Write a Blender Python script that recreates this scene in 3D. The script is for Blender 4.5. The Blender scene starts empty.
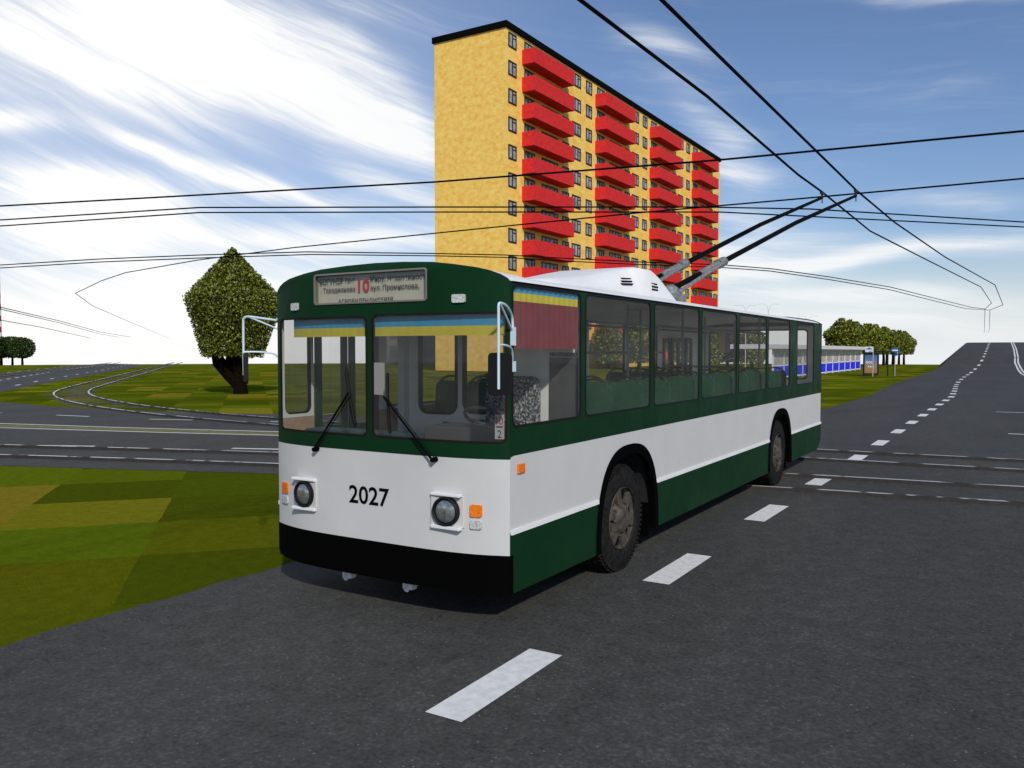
import bpy, bmesh, math, random
from mathutils import Vector
from mathutils.geometry import tessellate_polygon
R = math.radians
SC = bpy.context.scene
COL = SC.collection

# ------------------------------------------------------------------ camera
cam = bpy.data.objects.new('camera', bpy.data.cameras.new('camera'))
COL.objects.link(cam)
cam.location = (4.566, -5.42, 2.173)
cam.rotation_euler = (math.pi/2 - .0388, 0, .5469)
cam.data.sensor_width = 36
cam.data.lens = 36 * 833.94 / 1024
cam.data.clip_start = .05
cam.data.clip_end = 6000
SC.camera = cam

# ------------------------------------------------------------------ light
SUN_EL, SUN_AZ = 33, 134.5            # azimuth clockwise from +Y: the sun stands behind the camera
sun = bpy.data.objects.new('sun', bpy.data.lights.new('sun', 'SUN'))
COL.objects.link(sun)
sun.data.energy = 3.0
sun.data.angle = R(2.0)
sun.data.color = (1, .965, .91)
_d = Vector((math.sin(R(SUN_AZ))*math.cos(R(SUN_EL)), math.cos(R(SUN_AZ))*math.cos(R(SUN_EL)), math.sin(R(SUN_EL))))
sun.rotation_euler = _d.to_track_quat('Z', 'Y').to_euler()
sun.location = _d * 60
SC.view_settings.view_transform = 'Standard'
SC.view_settings.look = 'None'
SC.view_settings.exposure = 0.07
SC.view_settings.gamma = 1
SC.view_settings.use_curve_mapping = False
SC.cycles.transparent_max_bounces = 24
SC.cycles.max_bounces = 8

class NT:
    """little expression builder for node trees"""
    def __init__(s, tree): s.t = tree
    def new(s, typ, **kw):
        n = s.t.nodes.new(typ)
        for k, v in kw.items(): setattr(n, k, v)
        return n
    def set(s, sock, v):
        if hasattr(v, 'is_output'): s.t.links.new(v, sock)
        else: sock.default_value = v
    def m(s, op, a, b=None, c=None, clamp=False):
        n = s.new('ShaderNodeMath', operation=op, use_clamp=clamp)
        s.set(n.inputs[0], a)
        if b is not None: s.set(n.inputs[1], b)
        if c is not None: s.set(n.inputs[2], c)
        return n.outputs[0]
    def sstep(s, v, lo, hi, a=0., b=1.):
        n = s.new('ShaderNodeMapRange', interpolation_type='SMOOTHSTEP')
        s.set(n.inputs[0], v); n.inputs[1].default_value = lo; n.inputs[2].default_value = hi
        n.inputs[3].default_value = a; n.inputs[4].default_value = b
        return n.outputs[0]
    def mix(s, f, a, b):
        n = s.new('ShaderNodeMix', data_type='RGBA')
        s.set(n.inputs[0], f); s.set(n.inputs[6], a); s.set(n.inputs[7], b)
        return n.outputs[2]
    def noise(s, vec, scale, detail=4, rough=.55, dist=0., dim='3D'):
        n = s.new('ShaderNodeTexNoise', noise_dimensions=dim)
        if vec is not None: s.set(n.inputs['Vector'], vec)
        n.inputs['Scale'].default_value = scale; n.inputs['Detail'].default_value = detail
        n.inputs['Roughness'].default_value = rough; n.inputs['Distortion'].default_value = dist
        return n
    def ramp(s, fac, stops, mode='LINEAR'):
        n = s.new('ShaderNodeValToRGB'); n.color_ramp.interpolation = mode
        e = n.color_ramp.elements
        while len(e) < len(stops): e.new(.5)
        for k, (p, c) in enumerate(stops):
            e[k].position = p; e[k].color = (*c, 1) if len(c) == 3 else c
        s.set(n.inputs[0], fac)
        return n.outputs[0]
    def mapping(s, vec, scale=(1, 1, 1), rot=(0, 0, 0), loc=(0, 0, 0)):
        n = s.new('ShaderNodeMapping'); s.set(n.inputs[0], vec)
        n.inputs['Scale'].default_value = scale; n.inputs['Rotation'].default_value = rot
        n.inputs['Location'].default_value = loc
        return n.outputs[0]

def make_world():
    w = bpy.data.worlds.new('World'); SC.world = w; w.use_nodes = True
    t = w.node_tree; n = NT(t)
    bg = t.nodes['Background']; bg.inputs['Strength'].default_value = .1
    tc = n.new('ShaderNodeTexCoord').outputs['Generated']
    sep = n.new('ShaderNodeSeparateXYZ'); t.links.new(tc, sep.inputs[0])
    x, y, z0 = sep.outputs
    z = n.m('MAXIMUM', z0, .012)
    cv = n.new('ShaderNodeCombineXYZ'); n.set(cv.inputs[0], x); n.set(cv.inputs[1], y); n.set(cv.inputs[2], z)
    sky = n.new('ShaderNodeTexSky', sky_type='NISHITA', sun_disc=False)
    sky.sun_elevation = R(SUN_EL); sky.sun_rotation = R(SUN_AZ)
    sky.air_density = 1.0; sky.dust_density = .6; sky.ozone_density = 1.3
    t.links.new(cv.outputs[0], sky.inputs[0])
    az = n.m('ARCTAN2', n.m('MULTIPLY', x, -1.), y)          # radians to the left of +Y
    el = n.m('ARCSINE', z0)
    # wind-blown cirrus: bands of ice cloud at fixed azimuth and height in the sky
    ae = n.new('ShaderNodeCombineXYZ'); n.set(ae.inputs[0], az); n.set(ae.inputs[1], el)
    warp = n.noise(ae.outputs[0], 3.2, 3, .5)
    ws = n.new('ShaderNodeSeparateColor'); t.links.new(warp.outputs['Color'], ws.inputs[0])
    azw = n.m('ADD', az, n.m('MULTIPLY_ADD', ws.outputs[0], .16, -.08))
    elw = n.m('ADD', el, n.m('MULTIPLY_ADD', ws.outputs[1], .07, -.035))
    def band(a, e, slope, L, W, amp, curve=0.):
        """soft streak centred on azimuth a, elevation e, running with d(el)/d(az) = slope"""
        da = n.m('SUBTRACT', azw, a)
        de = n.m('SUBTRACT', n.m('SUBTRACT', elw, e), n.m('MULTIPLY', da, slope))
        if curve: de = n.m('SUBTRACT', de, n.m('MULTIPLY', n.m('MULTIPLY', da, da), curve))
        p = n.m('POWER', n.m('ABSOLUTE', n.m('DIVIDE', da, L)), 2.)
        q = n.m('POWER', n.m('ABSOLUTE', n.m('DIVIDE', de, W)), 2.)
        return n.m('MULTIPLY', n.m('EXPONENT', n.m('MULTIPLY', n.m('ADD', p, q), -1.)), amp)
    S = None
    for b in BANDS:
        v = band(*b); S = v if S is None else n.m('ADD', S, v)
    # wisps drawn out along the wind
    els = n.m('SUBTRACT', elw, n.m('MULTIPLY', n.m('MULTIPLY', az, az), .19))
    sh = n.new('ShaderNodeCombineXYZ'); n.set(sh.inputs[0], az); n.set(sh.inputs[1], els)
    st = n.mapping(sh.outputs[0], (1.8, 20.0, 1))
    w1 = n.noise(st, 1.5, 7, .62, .6).outputs['Fac']
    w2 = n.noise(n.mapping(sh.outputs[0], (4.5, 44.0, 1), (0, 0, 0), (3, 1, 0)), 1.3, 6, .65, .3).outputs['Fac']
    wis = n.m('ADD', n.m('MULTIPLY', w1, .7), n.m('MULTIPLY', w2, .3))
    dens = n.m('MULTIPLY', S, n.sstep(wis, .28, .66, .42, 1.28))
    dens = n.m('ADD', dens, n.m('MULTIPLY', n.sstep(wis, .46, .75), .30))
    # haze towards the horizon
    hz = n.sstep(el, -.02, .16, 1., 0.)
    fade = n.sstep(n.m('ABSOLUTE', az), 1.7, 2.7, 1., 0.)          # the cirrus thins out towards the sky behind
    left = n.m('MULTIPLY', n.sstep(az, .35, 1.1), fade)
    tint = n.new('ShaderNodeMix', data_type='RGBA', blend_type='MULTIPLY'); tint.inputs[0].default_value = 1
    t.links.new(sky.outputs[0], tint.inputs[6]); tint.inputs[7].default_value = SKY_TINT
    c = n.sstep(n.m('MULTIPLY', dens, fade), .0, 1.15)
    blue = n.mix(n.m('MULTIPLY', left, .50), tint.outputs[2], (6.2, 7.0, 8.6, 1))
    hc = n.mix(left, (8.0, 8.3, 8.5, 1), (9.6, 9.5, 9.2, 1))
    base = n.mix(n.m('POWER', hz, 1.6), blue, hc)
    cc = n.mix(left, (8.7, 8.9, 9.1, 1), (9.9, 9.85, 9.7, 1))
    t.links.new(n.mix(c, base, cc), bg.inputs['Color'])

SKY_TINT = (.74, .82, 1.0, 1)
BANDS = [  # azimuth, elevation, slope, length, width, strength
    (0.973, 0.3134, -0.005, 0.236, 0.0671, 1.3), (0.952, 0.3604, 0.414, 0.092, 0.0719, 0.8), (0.712, 0.2615, 0.426, 0.113, 0.036, 1.0), (0.701, 0.3032, 0.732, 0.063, 0.036, 0.45),
    (0.908, 0.2094, 0.164, 0.119, 0.0096, 0.85), (1.092, 0.2284, -0.024, 0.038, 0.0096, 0.7), (1.015, 0.1722, 0.004, 0.124, 0.024, 1.15), (0.79, 0.1366, 0.012, 0.213, 0.018, 0.95),
    (0.779, 0.1882, 0.135, 0.135, 0.012, 0.55), (1.05, 0.1284, -0.017, 0.105, 0.0288, 0.9), (0.866, 0.0695, -0.014, 0.309, 0.0432, 1.0), (0.69, 0.2038, 0.372, 0.077, 0.012, 0.5),
    (0.872, 0.0206, 0.003, 0.303, 0.0408, 0.9), (0.153, 0.107, -0.053, 0.203, 0.012, 1.05), (0.168, 0.0643, 0.046, 0.174, 0.0132, 1.0), (0.29, 0.1225, -0.032, 0.116, 0.0168, 0.85),
    (0.175, 0.0316, 0.038, 0.229, 0.018, 0.8), (0.245, 0.0913, 0.042, 0.09, 0.012, 0.5), (0.363, 0.3379, 0.325, 0.057, 0.0156, 0.55), (0.331, 0.2615, 0.648, 0.059, 0.0312, 0.45),
    (0.261, 0.1561, 0.167, 0.084, 0.0168, 0.5), (0.085, 0.355, 0.145, 0.114, 0.0108, 0.45), (0.294, 0.2057, 0.296, 0.049, 0.0216, 0.42), (0.07, 0.1636, 0.143, 0.093, 0.0144, 0.3),
]
make_world()

# ------------------------------------------------------------------ materials
_M = {}
def mat(name, col, rough=.6, metal=0., var=0., vscale=8., bump=0., bscale=40., spec=.4, coat=0., emit=None, detail=4):
    if name in _M: return _M[name]
    m = bpy.data.materials.new(name); m.use_nodes = True; _M[name] = m
    t = m.node_tree; n = NT(t); p = t.nodes['Principled BSDF']
    p.inputs['Roughness'].default_value = rough; p.inputs['Metallic'].default_value = metal
    p.inputs['Specular IOR Level'].default_value = spec
    p.inputs['Coat Weight'].default_value = coat; p.inputs['Coat Roughness'].default_value = .12
    obj = n.new('ShaderNodeTexCoord').outputs['Object']
    if var:
        nz = n.noise(obj, vscale, detail, .6).outputs['Fac']
        f = n.sstep(nz, .3, .7)
        lo = tuple(c*(1-var) for c in col); hi = tuple(min(1, c*(1+var)) for c in col)
        t.links.new(n.mix(f, (*lo, 1), (*hi, 1)), p.inputs['Base Color'])
        t.links.new(n.sstep(nz, .2, .8, min(1, rough+.12), max(0, rough-.1)), p.inputs['Roughness'])
    else: p.inputs['Base Color'].default_value = (*col, 1)
    if bump:
        b = n.new('ShaderNodeBump'); b.inputs['Strength'].default_value = bump; b.inputs['Distance'].default_value = .02
        t.links.new(n.noise(obj, bscale, 5, .6).outputs['Fac'], b.inputs['Height'])
        t.links.new(b.outputs[0], p.inputs['Normal'])
    return m

def glass_mat(name, tint, refl=.06, dust_lift=.0):
    m = bpy.data.materials.new(name); m.use_nodes = True; t = m.node_tree; n = NT(t); _M[name] = m
    t.nodes.remove(t.nodes['Principled BSDF'])
    tr = n.new('ShaderNodeBsdfTransparent'); tr.inputs[0].default_value = (*tint, 1)
    gl = n.new('ShaderNodeBsdfGlossy'); gl.inputs['Roughness'].default_value = .03; gl.inputs[0].default_value = (.9, .95, 1, 1)
    lw = n.new('ShaderNodeLayerWeight'); lw.inputs[0].default_value = .12
    f = n.m('MULTIPLY_ADD', n.m('POWER', lw.outputs['Facing'], 4.), .35, refl*.5, clamp=True)
    df = n.new('ShaderNodeBsdfDiffuse'); df.inputs[0].default_value = (.42, .42, .41, 1)  # pale dusty film, added also to brighten the dim cabin seen behind
    dm = n.new('ShaderNodeMixShader')
    nz = n.noise(n.new('ShaderNodeTexCoord').outputs['Object'], 2.3, 4, .6).outputs['Fac']
    n.set(dm.inputs[0], n.sstep(nz, .25, .75, dust_lift*.65, dust_lift*1.35))
    t.links.new(tr.outputs[0], dm.inputs[1]); t.links.new(df.outputs[0], dm.inputs[2])
    mx = n.new('ShaderNodeMixShader'); n.set(mx.inputs[0], f)
    t.links.new(dm.outputs[0], mx.inputs[1]); t.links.new(gl.outputs[0], mx.inputs[2])
    t.links.new(mx.outputs[0], t.nodes['Material Output'].inputs[0])
    return m

def asphalt_mat():
    m = bpy.data.materials.new('asphalt'); m.use_nodes = True; t = m.node_tree; n = NT(t); p = t.nodes['Principled BSDF']
    g = n.new('ShaderNodeNewGeometry').outputs['Position']
    fine = n.noise(g, 34, 3, .7).outputs['Fac']
    mid = n.noise(g, 4.5, 5, .65).outputs['Fac']
    big = n.noise(n.mapping(g, (.5, .12, 1)), 1.0, 4, .6).outputs['Fac']
    v = n.m('ADD', n.m('MULTIPLY', fine, .55), n.m('ADD', n.m('MULTIPLY', mid, .25), n.m('MULTIPLY', big, .20)))
    c = n.ramp(v, [(.34, (.0175, .0175, .0160)), (.46, (.046, .0455, .0405)), (.55, (.062, .061, .0545)), (.68, (.12, .119, .108))])
    # scattered pale stone chips and dark tar spots
    vo = n.new('ShaderNodeTexVoronoi'); t.links.new(g, vo.inputs['Vector']); vo.inputs['Scale'].default_value = 22
    chip = n.m('LESS_THAN', vo.outputs['Distance'], .16)
    sc = n.new('ShaderNodeSeparateColor'); t.links.new(vo.outputs['Color'], sc.inputs[0])
    c = n.mix(n.m('MULTIPLY', chip, n.m('GREATER_THAN', sc.outputs[0], .86)), c, (.15, .15, .15, 1))
    vt = n.noise(n.mapping(g, (.9, .35, 1)), 1.3, 3, .5).outputs['Fac']
    c = n.mix(n.m('MULTIPLY', n.sstep(vt, .70, .76), .55), c, (.016, .017, .018, 1))
    t.links.new(c, p.inputs['Base Color'])
    p.inputs['Roughness'].default_value = .88; p.inputs['Specular IOR Level'].default_value = .25
    b = n.new('ShaderNodeBump'); b.inputs['Strength'].default_value = .35; b.inputs['Distance'].default_value = .01
    t.links.new(fine, b.inputs['Height']); t.links.new(b.outputs[0], p.inputs['Normal'])
    return m

def grass_mat():
    m = bpy.data.materials.new('mown_grass'); m.use_nodes = True; t = m.node_tree; n = NT(t); p = t.nodes['Principled BSDF']
    g = n.new('ShaderNodeNewGeometry').outputs['Position']
    # turf laid in square patches of differing green and straw tones
    dt = []
    for e in ((.75/1.85, -.66/1.85, 0), (.66/1.85, .75/1.85, 0)):
        v = n.new('ShaderNodeVectorMath', operation='DOT_PRODUCT'); t.links.new(g, v.inputs[0]); v.inputs[1].default_value = e; dt.append(v.outputs['Value'])
    cq = n.new('ShaderNodeCombineXYZ'); n.set(cq.inputs[0], n.m('ADD', dt[0], .38)); n.set(cq.inputs[1], n.m('ADD', dt[1], .18)); q = cq.outputs[0]
    jit = n.noise(g, 2.2, 3, .6); 
    va = n.new('ShaderNodeVectorMath', operation='MULTIPLY_ADD'); t.links.new(jit.outputs['Color'], va.inputs[0])
    va.inputs[1].default_value = (.03, .03, 0); t.links.new(q, va.inputs[2])
    fl = n.new('ShaderNodeVectorMath', operation='FLOOR'); t.links.new(va.outputs[0], fl.inputs[0])
    wn = n.new('ShaderNodeTexWhiteNoise'); t.links.new(fl.outputs[0], wn.inputs['Vector'])
    c = n.ramp(wn.outputs['Value'], [(0, (.068, .082, .0045)), (.22, (.072, .098, .0045)), (.42, (.105, .112, .005)), (.62, (.100, .146, .006)), (.82, (.135, .142, .007)), (.93, (.215, .192, .014)), (1, (.200, .150, .014))])
    fine = n.noise(g, 60, 4, .75).outputs['Fac']
    bl = n.noise(n.mapping(g, (1, 1, 1), (0, 0, .6)), 7, 5, .7).outputs['Fac']
    k = n.m('MULTIPLY', n.sstep(fine, .25, .75, .70, 1.30), n.sstep(bl, .2, .8, .82, 1.18))
    mv = n.new('ShaderNodeVectorMath', operation='SCALE'); t.links.new(c, mv.inputs[0]); t.links.new(k, mv.inputs[3])
    t.links.new(mv.outputs[0], p.inputs['Base Color'])
    p.inputs['Roughness'].default_value = 1; p.inputs['Specular IOR Level'].default_value = 0
    b = n.new('ShaderNodeBump'); b.inputs['Strength'].default_value = .6; b.inputs['Distance'].default_value = .03
    t.links.new(fine, b.inputs['Height']); t.links.new(b.outputs[0], p.inputs['Normal'])
    return m

def speckle_mat(name, stops, scale, rough=.8, bump=.0, per_object=True, stretch=(1, 1, 1)):
    m = bpy.data.materials.new(name); m.use_nodes = True; t = m.node_tree; n = NT(t); p = t.nodes['Principled BSDF']; _M[name] = m
    g = n.new('ShaderNodeTexCoord').outputs['Object'] if per_object else n.new('ShaderNodeNewGeometry').outputs['Position']
    f = n.noise(n.mapping(g, stretch), scale, 4, .7).outputs['Fac']
    t.links.new(n.ramp(f, stops), p.inputs['Base Color']); p.inputs['Roughness'].default_value = rough
    p.inputs['Specular IOR Level'].default_value = .25
    if bump:
        b = n.new('ShaderNodeBump'); b.inputs['Strength'].default_value = bump; b.inputs['Distance'].default_value = .02
        t.links.new(f, b.inputs['Height']); t.links.new(b.outputs[0], p.inputs['Normal'])
    return m

def leaf_mat(name, stops):
    m = bpy.data.materials.new(name); m.use_nodes = True; t = m.node_tree; n = NT(t); p = t.nodes['Principled BSDF']; _M[name] = m
    r = n.new('ShaderNodeNewGeometry').outputs['Random Per Island']
    t.links.new(n.ramp(r, stops), p.inputs['Base Color'])
    p.inputs['Roughness'].default_value = .6; p.inputs['Specular IOR Level'].default_value = .25
    tl = n.new('ShaderNodeBsdfTranslucent'); t.links.new(n.ramp(r, stops), tl.inputs[0])
    mx = n.new('ShaderNodeMixShader'); mx.inputs[0].default_value = .22
    t.links.new(p.outputs[0], mx.inputs[1]); t.links.new(tl.outputs[0], mx.inputs[2])
    t.links.new(mx.outputs[0], t.nodes['Material Output'].inputs[0])
    return m

ASPHALT, GRASS = asphalt_mat(), grass_mat()
PAINT = mat('road_paint', (.70, .69, .655), .8, var=.10, vscale=14)
PAINTY = mat('verge_strip', (.16, .15, .03), .9, var=.3, vscale=6)
WHITE = mat('white_bus_enamel', (.535, .525, .505), .5, var=.035, vscale=1.7, spec=.25)
ROOFW = mat('roof_enamel', (.76, .755, .74), .5, var=.05, vscale=2.2)
GREEN = mat('green_bus_enamel', (.0028, .0275, .0085), .5, var=.08, vscale=2, spec=.10)
BLACK = mat('black_bumper', (.0012, .0012, .0012), .8, spec=.03)
RUBBER = mat('black_rubber', (.006, .006, .006), .6, spec=.2)
TYRE = mat('tyre_rubber', (.014, .0135, .013), .95, var=.4, vscale=20, bump=.3, bscale=60, spec=.08)
RIM = mat('dusty_steel_rim', (.062, .052, .041), .75, metal=.15, var=.45, vscale=16, bump=.2)
RIMDARK = mat('rim_hole_shade', (.006, .005, .0045), .9, spec=.05)
STEEL = mat('grey_tube', (.20, .21, .22), .4, metal=.2)
PALE = mat('pale_blue_tube', (.55, .66, .72), .4)
GREYP = mat('grey_panel', (.25, .25, .25), .6, var=.06)
DARKP = mat('dark_grey_panel', (.075, .075, .075), .7, var=.1)
LINING = mat('interior_lining', (.86, .86, .84), .6, var=.04, vscale=3)
TAN = mat('tan_board', (.50, .34, .22), .75, var=.12, vscale=9)
SEATG = mat('green_seat_vinyl', (.011, .070, .030), .6, var=.15, vscale=12)
GLASS = glass_mat('window_glass', (.82, .82, .81), .03, .06)
GLASSD = glass_mat('windscreen_glass', (.68, .68, .67), .03, .055)
GLASSC = glass_mat('clear_glass', (.85, .85, .85), .1)
BLUEF = mat('flag_blue', (.035, .36, .62), .85, var=.05)
YELF = mat('flag_yellow', (.74, .62, .035), .85, var=.05)
MAROON = mat('maroon_cloth', (.235, .026, .032), .9, var=.08, vscale=5)
AMBER = mat('amber_lens', (.75, .17, .01), .25, var=.3, vscale=60)
CLEARL = mat('clear_lens', (.45, .46, .44), .2, var=.35, vscale=70)
CHROME = mat('headlight_reflector', (.30, .32, .32), .22, metal=.7, var=.4, vscale=24)
INK = mat('black_lettering', (.002, .002, .002), .8, spec=.05)
SIGNB = mat('cream_sign_sheet', (.50, .46, .34), .6, var=.08, vscale=6)
REDINK = mat('red_lettering', (.45, .02, .03), .6)
WIRE = mat('overhead_wire', (.002, .002, .002), .8, spec=.05)
POLEB = mat('black_pole', (.003, .003, .003), .7, spec=.08)
SPECK = speckle_mat('speckled_cover', [(.40, (.01, .01, .01)), (.5, (.12, .12, .12)), (.62, (.6, .6, .6))], 46)
GALV = mat('grey_casting', (.19, .20, .195), .6, metal=.2, var=.35, vscale=20)
BARK = mat('dark_bark', (.0075, .0042, .002), 1, var=.4, vscale=9, bump=.6, bscale=18, spec=.03)
LEAF = leaf_mat('leaf', [(0, (.012, .016, .002)), (.25, (.045, .060, .004)), (.5, (.125, .148, .009)), (.78, (.205, .230, .016)), (1, (.33, .33, .06))])
LEAFD = leaf_mat('dark_leaf', [(0, (.006, .014, .003)), (.4, (.024, .050, .008)), (.8, (.055, .10, .018)), (1, (.12, .16, .04))])
LEAFR = leaf_mat('row_leaf', [(0, (.014, .020, .002)), (.25, (.060, .080, .005)), (.6, (.17, .20, .012)), (1, (.38, .38, .06))])

# ------------------------------------------------------------------ mesh helpers
class MB:
    def __init__(s): s.v = []; s.f = []; s.mi = []; s.m = 0
    def add(s, vs, fs):
        o = len(s.v); s.v += [tuple(v) for v in vs]
        for f in fs: s.f.append(tuple(i+o for i in f)); s.mi.append(s.m)
        return s
    def use(s, k): s.m = k; return s
    def box(s, x0, x1, y0, y1, z0, z1):
        return s.add([(x0,y0,z0),(x1,y0,z0),(x1,y1,z0),(x0,y1,z0),(x0,y0,z1),(x1,y0,z1),(x1,y1,z1),(x0,y1,z1)],
                     [(0,3,2,1),(4,5,6,7),(0,1,5,4),(1,2,6,5),(2,3,7,6),(3,0,4,7)])
    def obox(s, c, ax, ay, az):
        """box from centre and three half-axis vectors"""
        c, ax, ay, az = map(Vector, (c, ax, ay, az))
        P = [c + a*ax + b*ay + d*az for d in (-1, 1) for a, b in ((-1,-1),(1,-1),(1,1),(-1,1))]
        return s.add(P, [(0,3,2,1),(4,5,6,7),(0,1,5,4),(1,2,6,5),(2,3,7,6),(3,0,4,7)])
    def tube(s, pts, r, seg=8, cap=True):
        pts = [Vector(p) for p in pts]; n = len(pts)
        rs = r if isinstance(r, (list, tuple)) else [r]*n
        vs = []; up = None
        for i, p in enumerate(pts):
            t = (pts[min(i+1, n-1)] - pts[max(i-1, 0)])
            t = t.normalized() if t.length > 1e-9 else Vector((0, 0, 1))
            if up is None: up = Vector((0, 0, 1)) if abs(t.z) < .9 else Vector((1, 0, 0))
            a = t.cross(up); a = a.normalized() if a.length > 1e-6 else t.orthogonal().normalized()
            b = a.cross(t).normalized(); up = b
            for k in range(seg):
                th = 2*math.pi*k/seg
                vs.append(p + rs[i]*(math.cos(th)*a + math.sin(th)*b))
        fs = [(i*seg+k, i*seg+(k+1) % seg, (i+1)*seg+(k+1) % seg, (i+1)*seg+k) for i in range(n-1) for k in range(seg)]
        if cap: fs += [tuple(range(seg))[::-1], tuple((n-1)*seg+k for k in range(seg))]
        return s.add(vs, fs)
    def lathe(s, c, axis, prof, seg=32, cap=True):
        """prof: (distance along axis, radius)"""
        c = Vector(c); a = Vector(axis).normalized(); u = a.orthogonal().normalized(); w = a.cross(u)
        vs = [c + a*h + r*(math.cos(2*math.pi*k/seg)*u + math.sin(2*math.pi*k/seg)*w) for h, r in prof for k in range(seg)]
        n = len(prof)
        fs = [(i*seg+k, i*seg+(k+1) % seg, (i+1)*seg+(k+1) % seg, (i+1)*seg+k) for i in range(n-1) for k in range(seg)]
        if cap and prof[0][1] > 1e-6: fs.append(tuple(range(seg))[::-1])
        if cap and prof[-1][1] > 1e-6: fs.append(tuple((n-1)*seg+k for k in range(seg)))
        return s.add(vs, fs)
    def loft(s, secs, cap=True, close=True):
        m = len(secs[0]); vs = [p for q in secs for p in q]; K = m if close else m-1
        fs = [(i*m+k, i*m+(k+1) % m, (i+1)*m+(k+1) % m, (i+1)*m+k) for i in range(len(secs)-1) for k in range(K)]
        if cap: fs += [tuple(range(m))[::-1], tuple((len(secs)-1)*m+k for k in range(m))]
        return s.add(vs, fs)
    def poly(s, pts): return s.add(pts, [tuple(range(len(pts)))])
    def build(s, name, mats, parent=None, org=(0, 0, 0), smooth=False, bevel=0., fixn=True):
        me = bpy.data.meshes.new(name); o = Vector(org)
        me.from_pydata([tuple(Vector(v)-o) for v in s.v], [], s.f)
        for m in (mats if isinstance(mats, (list, tuple)) else [mats]): me.materials.append(m)
        me.polygons.foreach_set('material_index', s.mi)
        if smooth: me.polygons.foreach_set('use_smooth', [True]*len(me.polygons))
        me.update()
        if fixn:
            bm = bmesh.new(); bm.from_mesh(me); bmesh.ops.recalc_face_normals(bm, faces=bm.faces); bm.to_mesh(me); bm.free()
        ob = bpy.data.objects.new(name, me); COL.objects.link(ob)
        if parent is not None: ob.parent = parent
        if bevel:
            bv = ob.modifiers.new('bevel', 'BEVEL'); bv.width = bevel; bv.segments = 2; bv.limit_method = 'ANGLE'; bv.angle_limit = R(40)
        if smooth:
            try:
                me.set_sharp_from_angle(angle=R(38))
            except Exception: pass
        return ob

def tag(o, label=None, cat=None, group=None, kind=None):
    if label: o['label'] = label
    if cat: o['category'] = cat
    if group: o['group'] = group
    if kind: o['kind'] = kind
    return o
def thing(name, loc, label, cat, group=None, rz=0):
    o = bpy.data.objects.new(name, None); COL.objects.link(o); o.location = loc; o.rotation_euler = (0, 0, rz)
    o.empty_display_size = .3
    return tag(o, label, cat, group)
def dup(o, parent=None, shift=(0, 0, 0)):
    c = o.copy(); COL.objects.link(c); c.parent = parent
    c.location = Vector(o.location) + Vector(shift)
    for ch in list(o.children): dup(ch, c)
    return c
def spline(pts, n=8):
    P = [Vector(p) for p in pts]; out = []
    for i in range(len(P)-1):
        a, b, c, d = P[max(i-1, 0)], P[i], P[i+1], P[min(i+2, len(P)-1)]
        for k in range(n):
            t = k/n
            out.append(.5*((2*b)+(c-a)*t+(2*a-5*b+4*c-d)*t*t+(3*b-a-3*c+d)*t**3))
    out.append(P[-1]); return out
def rrect(a0, a1, b0, b1, r, n=5):
    out = []
    for cx, cy, t0 in ((a1-r, b0+r, -90), (a1-r, b1-r, 0), (a0+r, b1-r, 90), (a0+r, b0+r, 180)):
        for k in range(n+1):
            t = R(t0 + 90*k/n); out.append((cx+r*math.cos(t), cy+r*math.sin(t)))
    return out
def panel(mb, outer, holes, fn, thick=0., nrm=None, cuts=None):
    """flat polygon with holes in (a, b), optionally cut at a-values, carried to space by fn(a, b, depth)"""
    loops = [[Vector((a, b, 0)) for a, b in outer]] + [[Vector((a, b, 0)) for a, b in h] for h in holes]
    tris = tessellate_polygon(loops); flat = [p for l in loops for p in l]
    bm = bmesh.new(); vs = [bm.verts.new(p) for p in flat]
    for t in tris:
        try: bm.faces.new([vs[i] for i in t])
        except ValueError: pass
    bmesh.ops.remove_doubles(bm, verts=bm.verts, dist=1e-5)
    for axis, vals in (cuts or {}).items():
        no = (1, 0, 0) if axis == 0 else (0, 1, 0)
        for v in vals:
            co = [0, 0, 0]; co[axis] = v
            bmesh.ops.bisect_plane(bm, geom=bm.verts[:]+bm.edges[:]+bm.faces[:], plane_co=co, plane_no=no)
    bmesh.ops.recalc_face_normals(bm, faces=bm.faces)
    bm.verts.index_update()
    P = [(v.co.x, v.co.y) for v in bm.verts]; F = [tuple(v.index for v in f.verts) for f in bm.faces]
    if not thick:
        mb.add([fn(a, b, 0) for a, b in P], F)
    else:
        N = len(P)
        B = [(e.verts[0].index, e.verts[1].index) for e in bm.edges if len(e.link_faces) == 1]
        mb.add([fn(a, b, 0) for a, b in P] + [fn(a, b, thick) for a, b in P],
               F + [tuple(i+N for i in f[::-1]) for f in F] + [(i, j, j+N, i+N) for i, j in B])
    bm.free(); return mb
def ring(mb, out, inn, fn, thick):
    n = len(out)
    vs = [fn(a, b, 0) for a, b in out] + [fn(a, b, 0) for a, b in inn] + [fn(a, b, thick) for a, b in out] + [fn(a, b, thick) for a, b in inn]
    fs = []
    for i in range(n):
        j = (i+1) % n
        fs += [(i, j, n+j, n+i), (2*n+i, 3*n+i, 3*n+j, 2*n+j), (i, 2*n+i, 2*n+j, j), (n+i, n+j, 3*n+j, 3*n+i)]
    return mb.add(vs, fs)
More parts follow.
